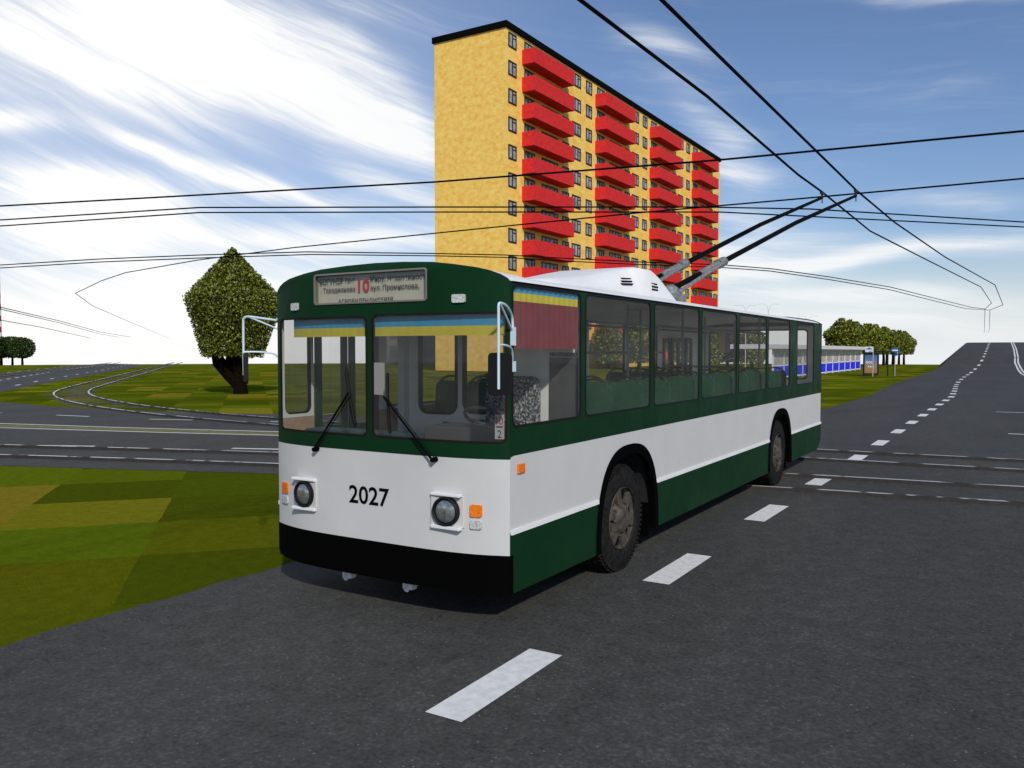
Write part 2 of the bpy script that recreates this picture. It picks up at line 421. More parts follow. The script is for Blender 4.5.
def text_mb(body, size, fn, depth=.004, xscale=1., clip=None, bold=0., align='CENTER'):
    c = bpy.data.curves.new('t', 'FONT'); c.body = body; c.size = size; c.align_x = align; c.align_y = 'CENTER'; c.offset = bold
    c.resolution_u = 3
    o = bpy.data.objects.new('t', c); COL.objects.link(o)
    me = bpy.data.meshes.new_from_object(o.evaluated_get(bpy.context.evaluated_depsgraph_get()))
    bpy.data.objects.remove(o); bpy.data.curves.remove(c)
    bm = bmesh.new(); bm.from_mesh(me); bpy.data.meshes.remove(me)
    for (co, no) in clip or ():
        bmesh.ops.bisect_plane(bm, geom=bm.verts[:]+bm.edges[:]+bm.faces[:], plane_co=co, plane_no=no, clear_outer=True)
    mb = MB(); bm.verts.index_update()
    mb.add([fn(v.co.x*xscale, v.co.y, 0) for v in bm.verts], [tuple(v.index for v in f.verts) for f in bm.faces])
    bm.free(); return mb

# ------------------------------------------------------------------ ground and roads
def make_ground():
    mb = MB(); cx, cy = 4.5, -5.4; rings = [15, 40, 80, 120, 150, 165, 180, 200, 240, 320, 500, 900, 1800, 3200]; S = 96
    z = lambda r: 0 if r <= 163 else -.05*(r-163)
    vs = [(cx, cy, 0)] + [(cx+r*math.cos(2*math.pi*k/S), cy+r*math.sin(2*math.pi*k/S), z(r)) for r in rings for k in range(S)]
    fs = [(0, 1+k, 1+(k+1) % S) for k in range(S)]
    for i in range(len(rings)-1):
        for k in range(S):
            a, b = 1+i*S, 1+(i+1)*S
            fs.append((a+k, b+k, b+(k+1) % S, a+(k+1) % S))
    mb.add(vs, fs); tag(mb.build('ground', GRASS), kind='structure')
make_ground()

DASH = [(-60, 1.69, 0), (-10, 1.69, 0), (5, 1.70, 0), (12, 1.78, 0), (40, 1.80, 0), (47, 1.50, 0), (55, 1.10, 0), (64, .78, 0), (77, .50, 0), (88, .44, .05), (96, .5, .28),
        (105, .62, .72), (115, .64, 1.42), (140, .3, 2.65), (167, -.2, 3.7), (176, -.35, 3.9), (190, -.6, 3.7), (260, -1.5, -.5)]
def road_at(y):
    for (a, xa, za), (b, xb, zb) in zip(DASH, DASH[1:]):
        if y <= b:
            t = max(0, (y-a)/(b-a)); return xa+(xb-xa)*t, za+(zb-za)*t
    return DASH[-1][1:]
def make_roads():
    ys = [-60]+[-12+.25*k for k in range(80)]+[12, 25, 40, 47, 55, 64, 77, 84, 88, 92, 96, 101, 105, 110, 115, 127, 140, 153, 167, 172, 176, 182, 190, 225, 260]
    Z = .010
    mb = MB(); vs = []; fs = []
    for y in ys:
        x, z = road_at(y); l, r = x-3.48-(.2 if y > 45 else 0), x+10.6
        l += .035*math.sin(y*3.1)*math.sin(y*1.3+.7)+.02*math.sin(y*7.7)
        vs += [(l-z*1.2-.1, y, -.6 if z > 0 else -.02), (l, y, z+Z), (r, y, z+Z), (r+z*1.2+.1, y, -.6 if z > 0 else -.02)]
    for i in range(len(ys)-1):
        for k in range(3): fs.append((4*i+k, 4*i+k+1, 4*i+5+k, 4*i+4+k))
    mb.add(vs, fs); tag(mb.build('main_road', ASPHALT), kind='structure')
    # cross street: left arm, right arm
    near = [(-70, -20), (-40, -7.9), (-26, -2.4), (-11.96, 3.0), (-6.62, 5.03), (-4, 5.9), (-1.7, 6.5)]
    far = [(-1.7, 17.2), (-8, 16.6), (-17.6, 14.9), (-20.5, 13.9), (-28, 13.2), (-33.8, 13.9), (-48, 9), (-75, -2)]
    mb = MB(); mb.poly([(x, y, .005) for x, y in near+far])
    mb.poly([(x, y, .005) for x, y in [(12, 2), (45, 6), (45, 36), (12, 32)]])
    tag(mb.build('cross_street', ASPHALT), kind='structure')
    mb = MB(); mb.poly([(x, y, .005) for x, y in [(-20, 0), (-42.6, 18.7), (-80, 49.5), (-122, 83.7), (-139, 86), (-112, 63.5), (-81.2, 38.5), (-55, 18), (-32, 0)][::1]])
    tag(mb.build('far_road', ASPHALT), kind='structure')

def strip(mb, pts, w, z, dash=None, off=0.):
    """painted line of width w along pts; dash = (length, gap)"""
    P = [Vector((p[0], p[1], 0)) for p in pts]; acc = 0
    L = [0]
    for a, b in zip(P, P[1:]): L.append(L[-1]+(b-a).length)
    def at(s):
        for i in range(len(P)-1):
            if s <= L[i+1] or i == len(P)-2:
                t = (s-L[i])/(L[i+1]-L[i]); return P[i].lerp(P[i+1], t), (P[i+1]-P[i]).normalized()
    segs = []
    if dash:
        s = off
        while s < L[-1]: segs.append((s, min(L[-1], s+dash[0]))); s += sum(dash)
    else: segs = [(0, L[-1])]
    for a, b in segs:
        n = max(1, int((b-a)/3)) if dash else max(1, int((b-a)/2.5)); vs = []
        for k in range(n+1):
            p, d = at(a+(b-a)*k/n); q = Vector((-d.y, d.x, 0))*w/2; zz = z(p.y) if callable(z) else z
            vs += [(p.x+q.x, p.y+q.y, zz), (p.x-q.x, p.y-q.y, zz)]
        mb.add(vs, [(2*k, 2*k+1, 2*k+3, 2*k+2) for k in range(n)])
make_roads()
def make_markings():
    zf = lambda y: road_at(y)[1]+.016
    mb = MB(); ys = [-12.0+.5*k for k in range(390)]
    strip(mb, [(road_at(y)[0], y) for y in ys if y <= 58], .265, zf, (1.25, 2.11), 12-1.49-3.36*3)
    strip(mb, [(road_at(y)[0], y) for y in range(60, 184, 2)], .28, zf, (2.4, 4.6), 0)
    for o in (3.42, 3.74):
        strip(mb, [(road_at(y)[0]+o+max(0, 108-y)*.042, y) for y in range(40, 186, 3)], .17, zf)
    tag(mb.build('main_road_marking', PAINT), kind='structure')
    mb = MB(); Z = .0095
    up = [(-60, -9), (-40, 1.0), (-28, 6.0), (-21.72, 8.0), (-16.79, 9.15), (-12.57, 10.5), (-8, 11.9)]
    lo = [(-60, -10), (-40, -.2), (-28, 4.5), (-20.23, 7.24), (-15.42, 8.62), (-11.79, 9.82), (-7.6, 11.1)]
    strip(mb, up, .13, Z); strip(mb, lo, .13, Z)
    strip(mb, [(-48, .0), (-34, 7.9), (-25.7, 10.45), (-19.2, 11.35), (-15.2, 12.75), (-9, 14.3)], .13, Z, (1.55, 2.7), 1.5)
    strip(mb, [(-33, -3.4), (-23, 1.3), (-14.43, 5.43), (-9.55, 7.65), (-5, 9.3)], .15, Z, (2.7, 3.3), .9)
    strip(mb, [(3.87, 29.1), (12, 29.6)], .14, .0165, (1.1, 1.9), 0)
    strip(mb, [(4.34, 20.05), (12, 20.6)], .14, .0165, (2.5, 1.5), 0)
    # the narrow strip of worn yellow between the double lines
    tag(mb.build('cross_street_marking', PAINT), kind='structure')
    mb = MB(); strip(mb, [((a[0]+b[0])/2, (a[1]+b[1])/2) for a, b in zip(up, lo)], .55, .0075)
    tag(mb.build('median_strip', PAINTY), kind='structure')
    mb = MB()
    strip(mb, [(-42, 14), (-61, 28.1), (-89.5, 49.2), (-128, 80)], .22, Z, (1.6, 2.2))
    strip(mb, [(-48, 12), (-67, 27.5), (-95, 49), (-130, 77)], .2, Z, (1.6, 4.2))
    strip(mb, [(-45, 19.5), (-58, 29.5), (-86, 52), (-122, 80)], .2, Z, (1.6, 5.2))
    tag(mb.build('far_road_marking', PAINT), kind='structure')
make_markings()

RAIL = None
def rail_mat():
    m = bpy.data.materials.new('worn_rail_steel'); m.use_nodes = True; t = m.node_tree; n = NT(t); p = t.nodes['Principled BSDF']
    g = n.new('ShaderNodeNewGeometry').outputs['Position']
    nz = n.noise(n.mapping(g, (1, 1, .0)), 1.9, 2, .5).outputs['Fac']
    geo = n.new('ShaderNodeNewGeometry'); s = n.new('ShaderNodeSeparateXYZ'); t.links.new(geo.outputs['Normal'], s.inputs[0])
    wear = n.m('MULTIPLY', n.sstep(nz, .42, .50), n.m('GREATER_THAN', s.outputs[2], .8))
    rust = n.ramp(n.noise(g, 14, 4, .6).outputs['Fac'], [(.3, (.008, .006, .005)), (.7, (.028, .019, .014))])
    t.links.new(n.mix(wear, rust, (.62, .61, .59, 1)), p.inputs['Base Color'])
    t.links.new(n.m('MULTIPLY', wear, .35), p.inputs['Metallic'])
    t.links.new(n.sstep(wear, 0, 1, .8, .38), p.inputs['Roughness'])
    return m
RAILM = rail_mat()
BED = speckle_mat('ballast', [(.3, (.045, .036, .028)), (.5, (.085, .068, .052)), (.7, (.15, .13, .11))], 9, .95, .6, False)
def open_bed():          # stones showing in worn patches, grass grown through the rest
    t = BED.node_tree; n = NT(t)
    f = n.noise(n.new('ShaderNodeNewGeometry').outputs['Position'], .9, 4, .6).outputs['Fac']
    tr = n.new('ShaderNodeBsdfTransparent'); mx = n.new('ShaderNodeMixShader'); n.set(mx.inputs[0], n.sstep(f, .50, .56))
    t.links.new(tr.outputs[0], mx.inputs[1]); t.links.new(t.nodes['Principled BSDF'].outputs[0], mx.inputs[2])
    t.links.new(mx.outputs[0], t.nodes['Material Output'].inputs[0])
open_bed()
def track(pts, label, bed=None):
    P = spline([(x, y, 0) for x, y in pts], 8); org = Vector(P[len(P)//2])
    root = thing('tram_track', org, label, 'tram track')
    for sd in (-1, 1):
        mb = MB(); secs = []
        for i, p in enumerate(P):
            d = (P[min(i+1, len(P)-1)]-P[max(i-1, 0)]).normalized(); q = Vector((-d.y, d.x, 0))
            c = p+q*.79*sd; z0, z1 = .002, .066
            secs.append([c-q*.060+Vector((0,0,z0)), c+q*.060+Vector((0,0,z0)), c+q*.042+Vector((0,0,z1)), c-q*.042+Vector((0,0,z1))])
        mb.loft(secs); mb.build('rail', RAILM, root, org)
    if bed:
        mb = MB(); sl = MB(); a0, a1 = bed; Q = P[a0:a1]; vs = []
        for i, p in enumerate(Q):
            d = (Q[min(i+1, len(Q)-1)]-Q[max(i-1, 0)]).normalized(); q = Vector((-d.y, d.x, 0))
            wv = 1.15+.25*math.sin(i*2.3)
            vs += [p+q*wv+Vector((0,0,.0035)), p-q*wv+Vector((0,0,.0035))]
        mb.add(vs, [(2*k, 2*k+1, 2*k+3, 2*k+2) for k in range(len(Q)-1)])
        mb.build('ballast_bed', BED, root, org)
track([(-60, -16), (-40, -6.6), (-25, .1), (-14.3, 4.15), (-8, 6.3), (-3.4, 7.55), (.96, 8.5), (4.66, 9.02), (12, 10.0), (30, 12)],
      'near tram track of two worn rails crossing the asphalt under the trolleybus', None)
track([(30, 14.4), (12, 13.3), (4.67, 12.85), (.7, 12.58), (-7, 12.3), (-14.5, 12.5), (-21, 13.35), (-27.5, 15.05), (-34, 17.7), (-40, 21.3), (-47.3, 27.0), (-61.7, 38.8), (-95, 66), (-140, 103)],
      'tram track that leaves the asphalt and bends away over the left grass', (52, 104))
track([(-45, 8), (-57, 20), (-83, 43), (-110, 66), (-150, 96)], 'thin distant tram track along the far edge of the distant road at left', None)

# ------------------------------------------------------------------ trees
def crown_mesh(rad, z0, z1, n, leaf, seed, fillrad=1.0, squash=1.):
    rng = random.Random(seed); mb = MB(); vs = []; fs = []
    lump = [(rng.uniform(0, 6.28), rng.uniform(z0, z1), rng.uniform(.0, .035)) for _ in range(16)]
    for _ in range(n):
        z = z0+(z1-z0)*rng.random(); rr = rad(z)
        for tr in range(8):
            if rng.random() < rr/ (CROWN_MAX+.01): break
            z = z0+(z1-z0)*rng.random(); rr = rad(z)
        th = rng.uniform(0, 2*math.pi)
        k = 1+sum(a*math.cos(th-t)*math.exp(-((z-zz)/(.16*(z1-z0)))**2) for t, zz, a in lump)
        f = rng.random()**.30
        r = rr*f*k*fillrad+rng.gauss(0, .05)*CROWN_MAX*.18
        c = Vector((r*math.cos(th), r*math.sin(th)*squash, z+rng.gauss(0, .05)))
        s = leaf*rng.uniform(.6, 1.35)
        nrm = Vector((rng.gauss(0, 1), rng.gauss(0, 1), rng.gauss(.4, 1))).normalized()
        a = nrm.orthogonal().normalized(); b = nrm.cross(a)
        ang = rng.uniform(0, 6.28); a, b = a*math.cos(ang)+b*math.sin(ang), b*math.cos(ang)-a*math.sin(ang)
        o = len(vs); vs += [c-a*s, c+b*s*.55, c+a*s, c-b*s*.55]; fs.append((o, o+1, o+2, o+3))
    mb.add(vs, fs); return mb
CROWN_MAX = 2.4
def pent(zb, zs, zt, rb, rs):
    def f(z):
        if z < zs: return rb+(rs-rb)*max(0, (z-zb))/(zs-zb)
        return rs*(max(0, zt-z)/(zt-zs))**.97
    return f
def lone_tree():
    global CROWN_MAX; CROWN_MAX = 2.5
    base = Vector((-29.6, 23.9, 0))
    t = thing('tree', base, 'pointed tree with a dark leaning trunk standing alone on the grass beside the trolleybus', 'tree')
    rt = Vector((math.cos(.5469), math.sin(.5469), 0))           # limbs fan out to the left of the stem
    crown = crown_mesh(pent(1.95, 4.88, 7.48, 1.52, 2.47), 1.95, 7.44, 31000, .074, 5)
    c = crown.build('crown', LEAF, t, fixn=False); c.location = -rt*.35
    mb = MB(); q = Vector((-rt.y, rt.x, 0))
    mb.tube([(0, 0, -.1), -rt*.02+Vector((0, 0, .45)), -rt*.10+Vector((0, 0, 1.0)), -rt*.15+Vector((0, 0, 1.6)), -rt*.25+Vector((0, 0, 2.6)), -rt*.3+Vector((0, 0, 4.4)), -rt*.4+Vector((0, 0, 6.6))],
            [.40, .33, .31, .28, .22, .13, .03], 12)
    for k, (dx, dq, r0, zt) in enumerate([(-1.45, .1, .25, 2.5), (-1.05, -.15, .26, 2.9), (-.7, .25, .24, 3.2), (.35, .1, .2, 3.3), (.15, -.5, .16, 3.4), (-1.3, -.5, .16, 3.0), (-1.3, .4, .2, 2.3), (.2, .8, .14, 3.6)]):
        P0 = -rt*.06+Vector((0, 0, .30+.06*k))
        mb.tube([P0, P0+rt*dx*.45+q*dq*.4+Vector((0, 0, .62)), P0+rt*dx*.85+q*dq*.8+Vector((0, 0, 1.25)), rt*dx*1.02+q*dq*1.1+Vector((0, 0, zt)), rt*dx*1.15+q*dq*1.5+Vector((0, 0, zt+1.2))],
                [r0, r0*.85, r0*.72, r0*.5, .03], 8)
    mb.build('trunk', BARK, t, smooth=True)
lone_tree()
def small_tree_mesh(seed, h=5.9, w=2.2, zb=1.7, leafmat=None, n=2600, leaf=.20, rounded=False):
    global CROWN_MAX; CROWN_MAX = w
    rng = random.Random(seed)
    prof = (lambda z: w*max(0., 1-abs((z-(zb+h)/2)/((h-zb)/2))**2.6)**.5) if rounded else pent(zb, zb+(h-zb)*.55, h*1.03, w*.72, w)
    cb = crown_mesh(prof, zb, h, n, leaf, seed)
    tb = MB(); tb.tube([(0, 0, -.6), (.03, 0, .9), (-.02, .03, zb+.6), (.05, 0, h*.75)], [.24, .19, .14, .04], 8)
    for k in range(5):
        a = rng.uniform(0, 6.28); z = zb*.85+.25*k
        tb.tube([(0, 0, z), (.5*w*math.cos(a)*.7, .5*w*math.sin(a)*.7, z+.7), (w*.7*math.cos(a), w*.7*math.sin(a), z+1.5)], [.10, .06, .02], 6)
    return cb, tb
def tree_set(spots, group, labels, lm, seed, h, w, zb, n=2600, leaf=.2, rounded=False):
    """spots: x, y, scale, turn; two crown shapes alternate, each tree a copy of its own"""
    src = []
    for s in (seed, seed+1):
        cb, tb = small_tree_mesh(s, h, w, zb, lm, n, leaf, rounded); src.append((cb, tb, s))
    proto = {}
    for i, (x, y, sc, rz) in enumerate(spots):
        t = thing('tree', (x, y, 0), labels[i], 'tree', group, rz); t.scale = (sc, sc, sc)
        k = i % 2
        if k not in proto:
            proto[k] = (src[k][0].build('crown', lm, t, fixn=False), src[k][1].build('trunk', BARK, t, smooth=True))
        else:
            for p in proto[k]:
                c = p.copy(); COL.objects.link(c); c.parent = t
rng = random.Random(11)
row = []
for i in range(11):
    k = i/10
    row.append((-15.9+2.9*k+rng.uniform(-.3, .3), 113+k*44, 1.15-.15*k+rng.uniform(-.03, .03), rng.uniform(0, 6)))
lab = ['nearest and tallest looking tree of the row behind the long blue and white pavilion'] + ['leafy tree in the middle of the row behind the pavilion, crowns merging']*9 + ['farthest tree of the row beside the climbing road, nearest the bare asphalt']
tree_set(row, 'trees in a row beside the climbing road', lab, LEAFR, 31, 5.75, 2.05, 1.7, 3200, .17)
bt = [(-39.7, 90.5, 1.0, .5), (-36.4, 92.6, 1.02, 2.2), (-27.6, 92.2, .92, 4), (-28.6, 104, 1.0, 1), (-24.5, 101, .9, 3), (-33.5, 100, 1.0, 5)]
tree_set(bt, 'trees between the trolleybus and the tower block',
         ['rounded tree before the tower block, left of the pair seen in the second side window', 'rounded tree before the tower block, right of the pair seen in the second side window']
         + ['leafy tree on the lawn beside the tower block, seen through the rear side windows']*4, LEAFR, 51, 6.6, 2.25, .8, 3600, .19)
lt = [(-162.4, 80.4, 1.00, 0.0), (-165.8, 84.2, 1.03, 1.4), (-157.0, 81.4, 0.97, 2.6), (-162.0, 78.3, 1.05, 4.0)]
tree_set(lt, 'far trees at the left edge', ['dark green tree right below the striped mast at the left edge', 'dark green tree in the middle of the far clump at the left edge',
         'rightmost dark green tree of the far clump at the left edge', 'dark tree of the far left clump cut by the left edge'], LEAFD, 71, 5.0, 2.35, .95, 3800, .18, True)

# ------------------------------------------------------------------ tower block
def tower_block():
    X0, X1, Y0, Y1 = -53.3, -43.7, 72.55, 147.9; PITCH = 3.03
    root = thing('apartment_block', (X1, Y0, 0), 'tall yellow twelve storey apartment block with rows of red balconies and a black roof edge', 'apartment building')
    org = (X1, Y0, 0)
    yel = speckle_mat('yellow_render', [(.30, (.78, .38, .06)), (.45, (.84, .51, .105)), (.60, (.88, .595, .15)), (.75, (.92, .67, .21))], 1.5, .85, 0, False, (1, .55, 1.3))
    red = speckle_mat('red_render', [(.35, (.50, .016, .016)), (.55, (.64, .024, .024)), (.75, (.74, .036, .033))], 3.2, .8, 0, False)
    blk = mat('black_roof_felt', (.003, .003, .003), .95, spec=.05)
    fr = mat('dark_window_frame', (.010, .010, .011), .5)
    pane = speckle_mat('window_pane', [(.35, (.16, .17, .18)), (.5, (.30, .31, .33)), (.68, (.45, .46, .47))], .8, .25, 0, False)
    MB().box(X0, X1, Y0, Y1, -6, 37.3).build('wall', yel, root, org)
    MB().box(X0-.2, X1+.22, Y0-.22, Y1+.2, 37.3, 37.95).build('roof', blk, root, org)
    def win(mb, y0, y1, z0, z1, leaves):
        x = X1
        mb.use(0); b = .17
        mb.box(x, x+.07, y0, y0+b, z0, z1); mb.box(x, x+.07, y1-b, y1, z0, z1)
        mb.box(x, x+.07, y0+b, y1-b, z0, z0+b); mb.box(x, x+.07, y0+b, y1-b, z1-b, z1)
        w = (y1-y0)/leaves
        for k in range(1, leaves): mb.box(x, x+.06, y0+w*k-.085, y0+w*k+.085, z0+b, z1-b)
        mb.box(x, x+.05, y0+w*(leaves-1)+.085, y1-b, z1-.54, z1-.42)
        mb.use(1).box(x, x+.025, y0+b, y1-b, z0+b, z1-b)
        return mb
    kinds = {'one': (1.7, 2), 'pair': (2.4, 3), 'wide': (4.0, 4)}
    protos = {}
    for k, (w, l) in kinds.items():
        protos[k] = win(MB(), Y0, Y0+w, 35.4, 37.0, l)
    made = {}
    spots = []
    for f in range(12):
        spots.append((f, 'one', 73.05))
        for b in range(4):
            y = 76+18.85*b
            for k, off in (('pair', .5), ('wide', 4.5), ('one', 9.7), ('pair', 12.2), ('one', 16.1)):
                if y+off+kinds[k][0] < Y1-.2: spots.append((f, k, y+off))
    spots.sort(key=lambda s: (0 if s[0] < 9 else 1, s[2], s[0]))
    rest = MB()
    for i, (f, k, y) in enumerate(spots):
        if i < 100:
            if k not in made:
                o = protos[k].build('window', [fr, pane], root, (X1, Y0, 0)); made[k] = o
            else:
                o = made[k].copy(); COL.objects.link(o); o.parent = root
            o.location = (0, y-Y0, -PITCH*f)
        else: win(rest, y, y+kinds[k][0], 35.4-PITCH*f, 37.0-PITCH*f, kinds[k][1])
    tag(rest.build('window', [fr, pane], root, org), kind='stuff')
    bal = None
    for f in range(12):
        for b in range(4):
            if bal is None:
                m = MB(); m.box(X1, -42.1, 76, 85.75, 34.28, 34.70); m.box(-42.22, -42.1, 76, 85.75, 34.70, 35.95)  # slab made deeper so its extra red stands in for a lit underside
                m.box(X1, -42.22, 76, 76.12, 34.70, 35.9); m.box(X1, -42.22, 85.63, 85.75, 34.70, 35.9)
                bal = m.build('balcony', red, root, org); o = bal
            else: o = bal.copy(); COL.objects.link(o); o.parent = root
            o.location = (0, 18.85*b, -PITCH*f)
tower_block()

def grey_block():
    cx, cy = -100, 118; root = thing('grey_building', (cx, cy, 0), 'low dark grey stone building far behind, seen through the trolleybus windscreen', 'building')
    root.rotation_euler = (0, 0, R(37))
    st = speckle_mat('grey_stone', [(.3, (.07, .065, .06)), (.5, (.13, .12, .11)), (.7, (.2, .19, .17))], 2.5, .9)
    gl = mat('dull_pane', (.045, .05, .06), .3); rf = mat('slate_roof', (.05, .05, .055), .8)
    MB().box(-1.6, 16, -6, 6, -4, 11.2).build('wall', st, root)
    MB().box(-1.9, 16.3, -6.3, 6.3, 11.2, 11.7).build('roof', rf, root)
    w0 = None
    for f in range(3):
        for k in range(6):
            if w0 is None:
                m = MB(); m.use(0).box(-.9, 1.1, -6.06, -6, 1.2, 3.2); m.use(1).box(-1.05, 1.25, -6.09, -6.0, 1.05, 1.2)
                w0 = m.build('window', [gl, st], root); o = w0
            else: o = w0.copy(); COL.objects.link(o); o.parent = root
            o.location = (2.9*k, 0, 3.3*f)
grey_block()

# ------------------------------------------------------------------ stop: pavilion, shelter, signs, lamps, mast
def pavilion():
    x, y0, y1 = -11.7, 60., 101.; org = (x, y0, 0)
    root = thing('pavilion', org, 'long low pavilion with white frames, patterned glass and bright blue lower panels beyond the trolleybus', 'pavilion')
    wf = mat('white_frame', (.78, .78, .80), .5); bl = mat('bright_blue_panel', (.008, .010, .72), .5, var=.08, vscale=2)
    rf = mat('pale_roof_sheet', (.62, .59, .61), .7, var=.05)
    gp = speckle_mat('poster_glass', [(.30, (.10, .08, .11)), (.42, (.34, .28, .24)), (.5, (.55, .52, .50)), (.58, (.30, .33, .27)), (.64, (.70, .30, .42)), (.78, (.85, .72, .3))], 1.15, .35, 0, False)
    MB().box(x-3.2, x+.75, y0-.6, y1+2.2, 2.38, 2.74).build('roof', rf, root, org, bevel=.03)
    MB().box(x-3.0, x-.1, y0, y1, -.02, .10).build('floor_slab', GREYP, root, org)
    n = 12; w = (y1-y0)/n; fr = MB()
    for k in range(n+1):
        fr.box(x-.05, x+.05, y0+w*k-.10, y0+w*k+.10, 0, 2.38)
        if k % 2 == 0: fr.box(x-2.9, x-2.76, y0+w*k-.07, y0+w*k+.07, .1, 2.38)
    fr.box(x-.05, x+.05, y0, y1, .08, .2); fr.box(x-.05, x+.05, y0, y1, 1.02, 1.12); fr.box(x-.05, x+.05, y0, y1, 2.24, 2.38)
    fr.build('frame', wf, root, org)
    g0 = b0 = None
    for k in range(n):
        if g0 is None:
            g0 = g = MB().box(x-.02, x+.02, y0+.09, y0+w-.09, 1.12, 2.24).build('glass_panel', gp, root, org)
            b0 = b = MB().box(x-.025, x+.025, y0+.09, y0+w-.09, .2, 1.02).build('lower_panel', bl, root, org)
        else:
            g, b = g0.copy(), b0.copy()
            for o in (g, b): COL.objects.link(o); o.parent = root
        g.location = b.location = (0, w*k, 0)
pavilion()
def bus_shelter():
    org = (-6.3, 75, 0)
    root = thing('bus_shelter', org, 'small open bus shelter with thin black frame and an upright poster panel', 'bus shelter')
    bk = mat('black_frame', (.008, .008, .008), .5)
    m = MB(); m.box(-7.5, -4.75, 74.2, 76.2, 2.1, 2.22); m.build('roof', bk, root, org)
    for px, py in ((-5.35, 74.4), (-5.0, 76.0), (-7.4, 76.0), (-7.35, 74.55)):
        MB().box(px-.05, px+.05, py-.05, py+.05, 0, 2.1).build('post', bk, root, org)
    m = MB(); m.box(-7.34, -6.08, 74.34, 74.5, .12, .26); m.box(-7.34, -6.08, 74.34, 74.5, 1.92, 2.06); m.box(-7.34, -7.24, 74.34, 74.5, .26, 1.92); m.box(-6.18, -6.08, 74.34, 74.5, .26, 1.92)
    m.box(-7.2, -7.1, 74.36, 74.48, 0, .12); m.box(-6.35, -6.25, 74.36, 74.48, 0, .12)
    po = m.build('poster_panel', bk, root, org)
    pm = bpy.data.materials.new('poster_print'); pm.use_nodes = True; t = pm.node_tree; n = NT(t); p = t.nodes['Principled BSDF']
    s = n.new('ShaderNodeSeparateXYZ'); t.links.new(n.new('ShaderNodeTexCoord').outputs['Object'], s.inputs[0])
    nz = n.noise(None, 5, 4, .6).outputs['Fac']
    h = n.m('ADD', s.outputs[2], n.m('MULTIPLY_ADD', nz, .3, -.15))
    t.links.new(n.ramp(n.m('DIVIDE', h, 2.), [(.1, (.30, .17, .05)), (.45, (.34, .21, .10)), (.56, (.22, .22, .25)), (.7, (.12, .20, .36)), (.95, (.06, .11, .24))]), p.inputs['Base Color'])
    MB().box(-7.24, -6.18, 74.37, 74.42, .26, 1.92).build('print', pm, po, org)
    wm = mat('print_white', (.75, .75, .75), .6); mg = mat('print_magenta', (.6, .03, .2), .6); m = MB()
    for k in range(4):
        cx = -7.05+.21*k
        m.use(1 if k == 3 else 0); ring(m, [(cx+.10*math.cos(a*.785), 1.22+.12*math.sin(a*.785)) for a in range(8)], [(cx+.055*math.cos(a*.785), 1.22+.07*math.sin(a*.785)) for a in range(8)], lambda a, b, d: (a, 74.365+d, b), .004)
    m.use(0)
    for k in range(3): m.box(-6.95+.17*k, -6.84+.17*k, 74.362, 74.368, .78, .90)
    m.build('picture', [wm, mg], po, org)
bus_shelter()
def stop_signs():
    blu = mat('sign_blue', (.012, .13, .30), .5); wh = mat('sign_white', (.8, .8, .8), .5); bk = INK; po = mat('sign_pole', (.42, .42, .40), .5)
    o = (-6.75, 72.9, 0); r = thing('tram_stop_sign', o, 'small rectangular white and blue sign on a pale pole beside the poster panel', 'stop sign')
    MB().tube([(-6.35, 72.9, -.1), (-6.35, 72.9, 2.62)], .035, 8).build('pole', po, r, o)
    b = MB().box(-6.98, -6.38, 72.86, 72.90, 2.14, 2.6).build('plate', wh, r, o)
    m = MB(); m.box(-6.9, -6.46, 72.853, 72.859, 2.36, 2.47); m.box(-6.74, -6.6, 72.853, 72.859, 2.47, 2.53); m.box(-6.7, -6.44, 72.853, 72.859, 2.19, 2.25)
    m.build('pictogram', blu, b, o)
    o = (-4.95, 75.8, 0); r = thing('bus_stop_sign', o, 'round blue sign with a white bus pictogram on a thin pole by the road', 'stop sign')
    MB().tube([(-4.95, 75.86, -.1), (-4.95, 75.86, 2.45)], .035, 8).build('pole', po, r, o)
    d = MB().lathe((-4.95, 75.82, 2.16), (0, -1, 0), [(0, .38), (.025, .38)], 24).build('plate', blu, r, o)
    m = MB(); m.use(0).box(-5.18, -4.72, 75.782, 75.79, 2.02, 2.34); m.use(1).box(-4.80, -4.70, 75.776, 75.781, 2.12, 2.2)
    m.use(1).lathe((-5.08, 75.79, 2.02), (0, -1, 0), [(0, .05), (.012, .05)], 10); m.lathe((-4.84, 75.79, 2.02), (0, -1, 0), [(0, .05), (.012, .05)], 10)
    m.build('pictogram', [wh, bk], d, o)
stop_signs()
def lamps():
    lm = mat('lamp_grey', (.55, .55, .55), .5); lh = mat('lamp_head', (.6, .6, .6), .4)
    base = None
    for x, y, h, lb in ((-24.75, 98.8, 8.0, 'double armed street lamp showing over the bus roof, left one of three'),
                        (-22.35, 100.3, 8.15, 'tallest double armed street lamp showing over the bus roof, middle one of three'),
                        (-19.4, 109.0, 6.9, 'street lamp just clearing the rear of the bus roof, right one of three')):
        if base is None:
            base = r = thing('street_lamp', (x, y, 0), lb, 'street lamp', 'street lamps behind the trolleybus', .55)
            MB().tube([(0, 0, -.3), (0, 0, 4), (0, 0, 7.2)], [.07, .055, .04], 8).build('pole', lm, r)
            for s in (-1, 1):
                a = MB().tube([(0, 0, 7.0), (s*.18, 0, 7.7), (s*.55, 0, 7.98), (s*1.0, 0, 7.95)], .022, 6).build('arm', lm, r)
                MB().box(s*1.0-.28*(s < 0)*1-.0, s*1.0+.28*(s > 0), -.06, .06, 7.91, 7.97).build('lamp_head', lh, a)
        else:
            r = dup(base); r.location = (x, y, h-8.0); tag(r, lb)
lamps()
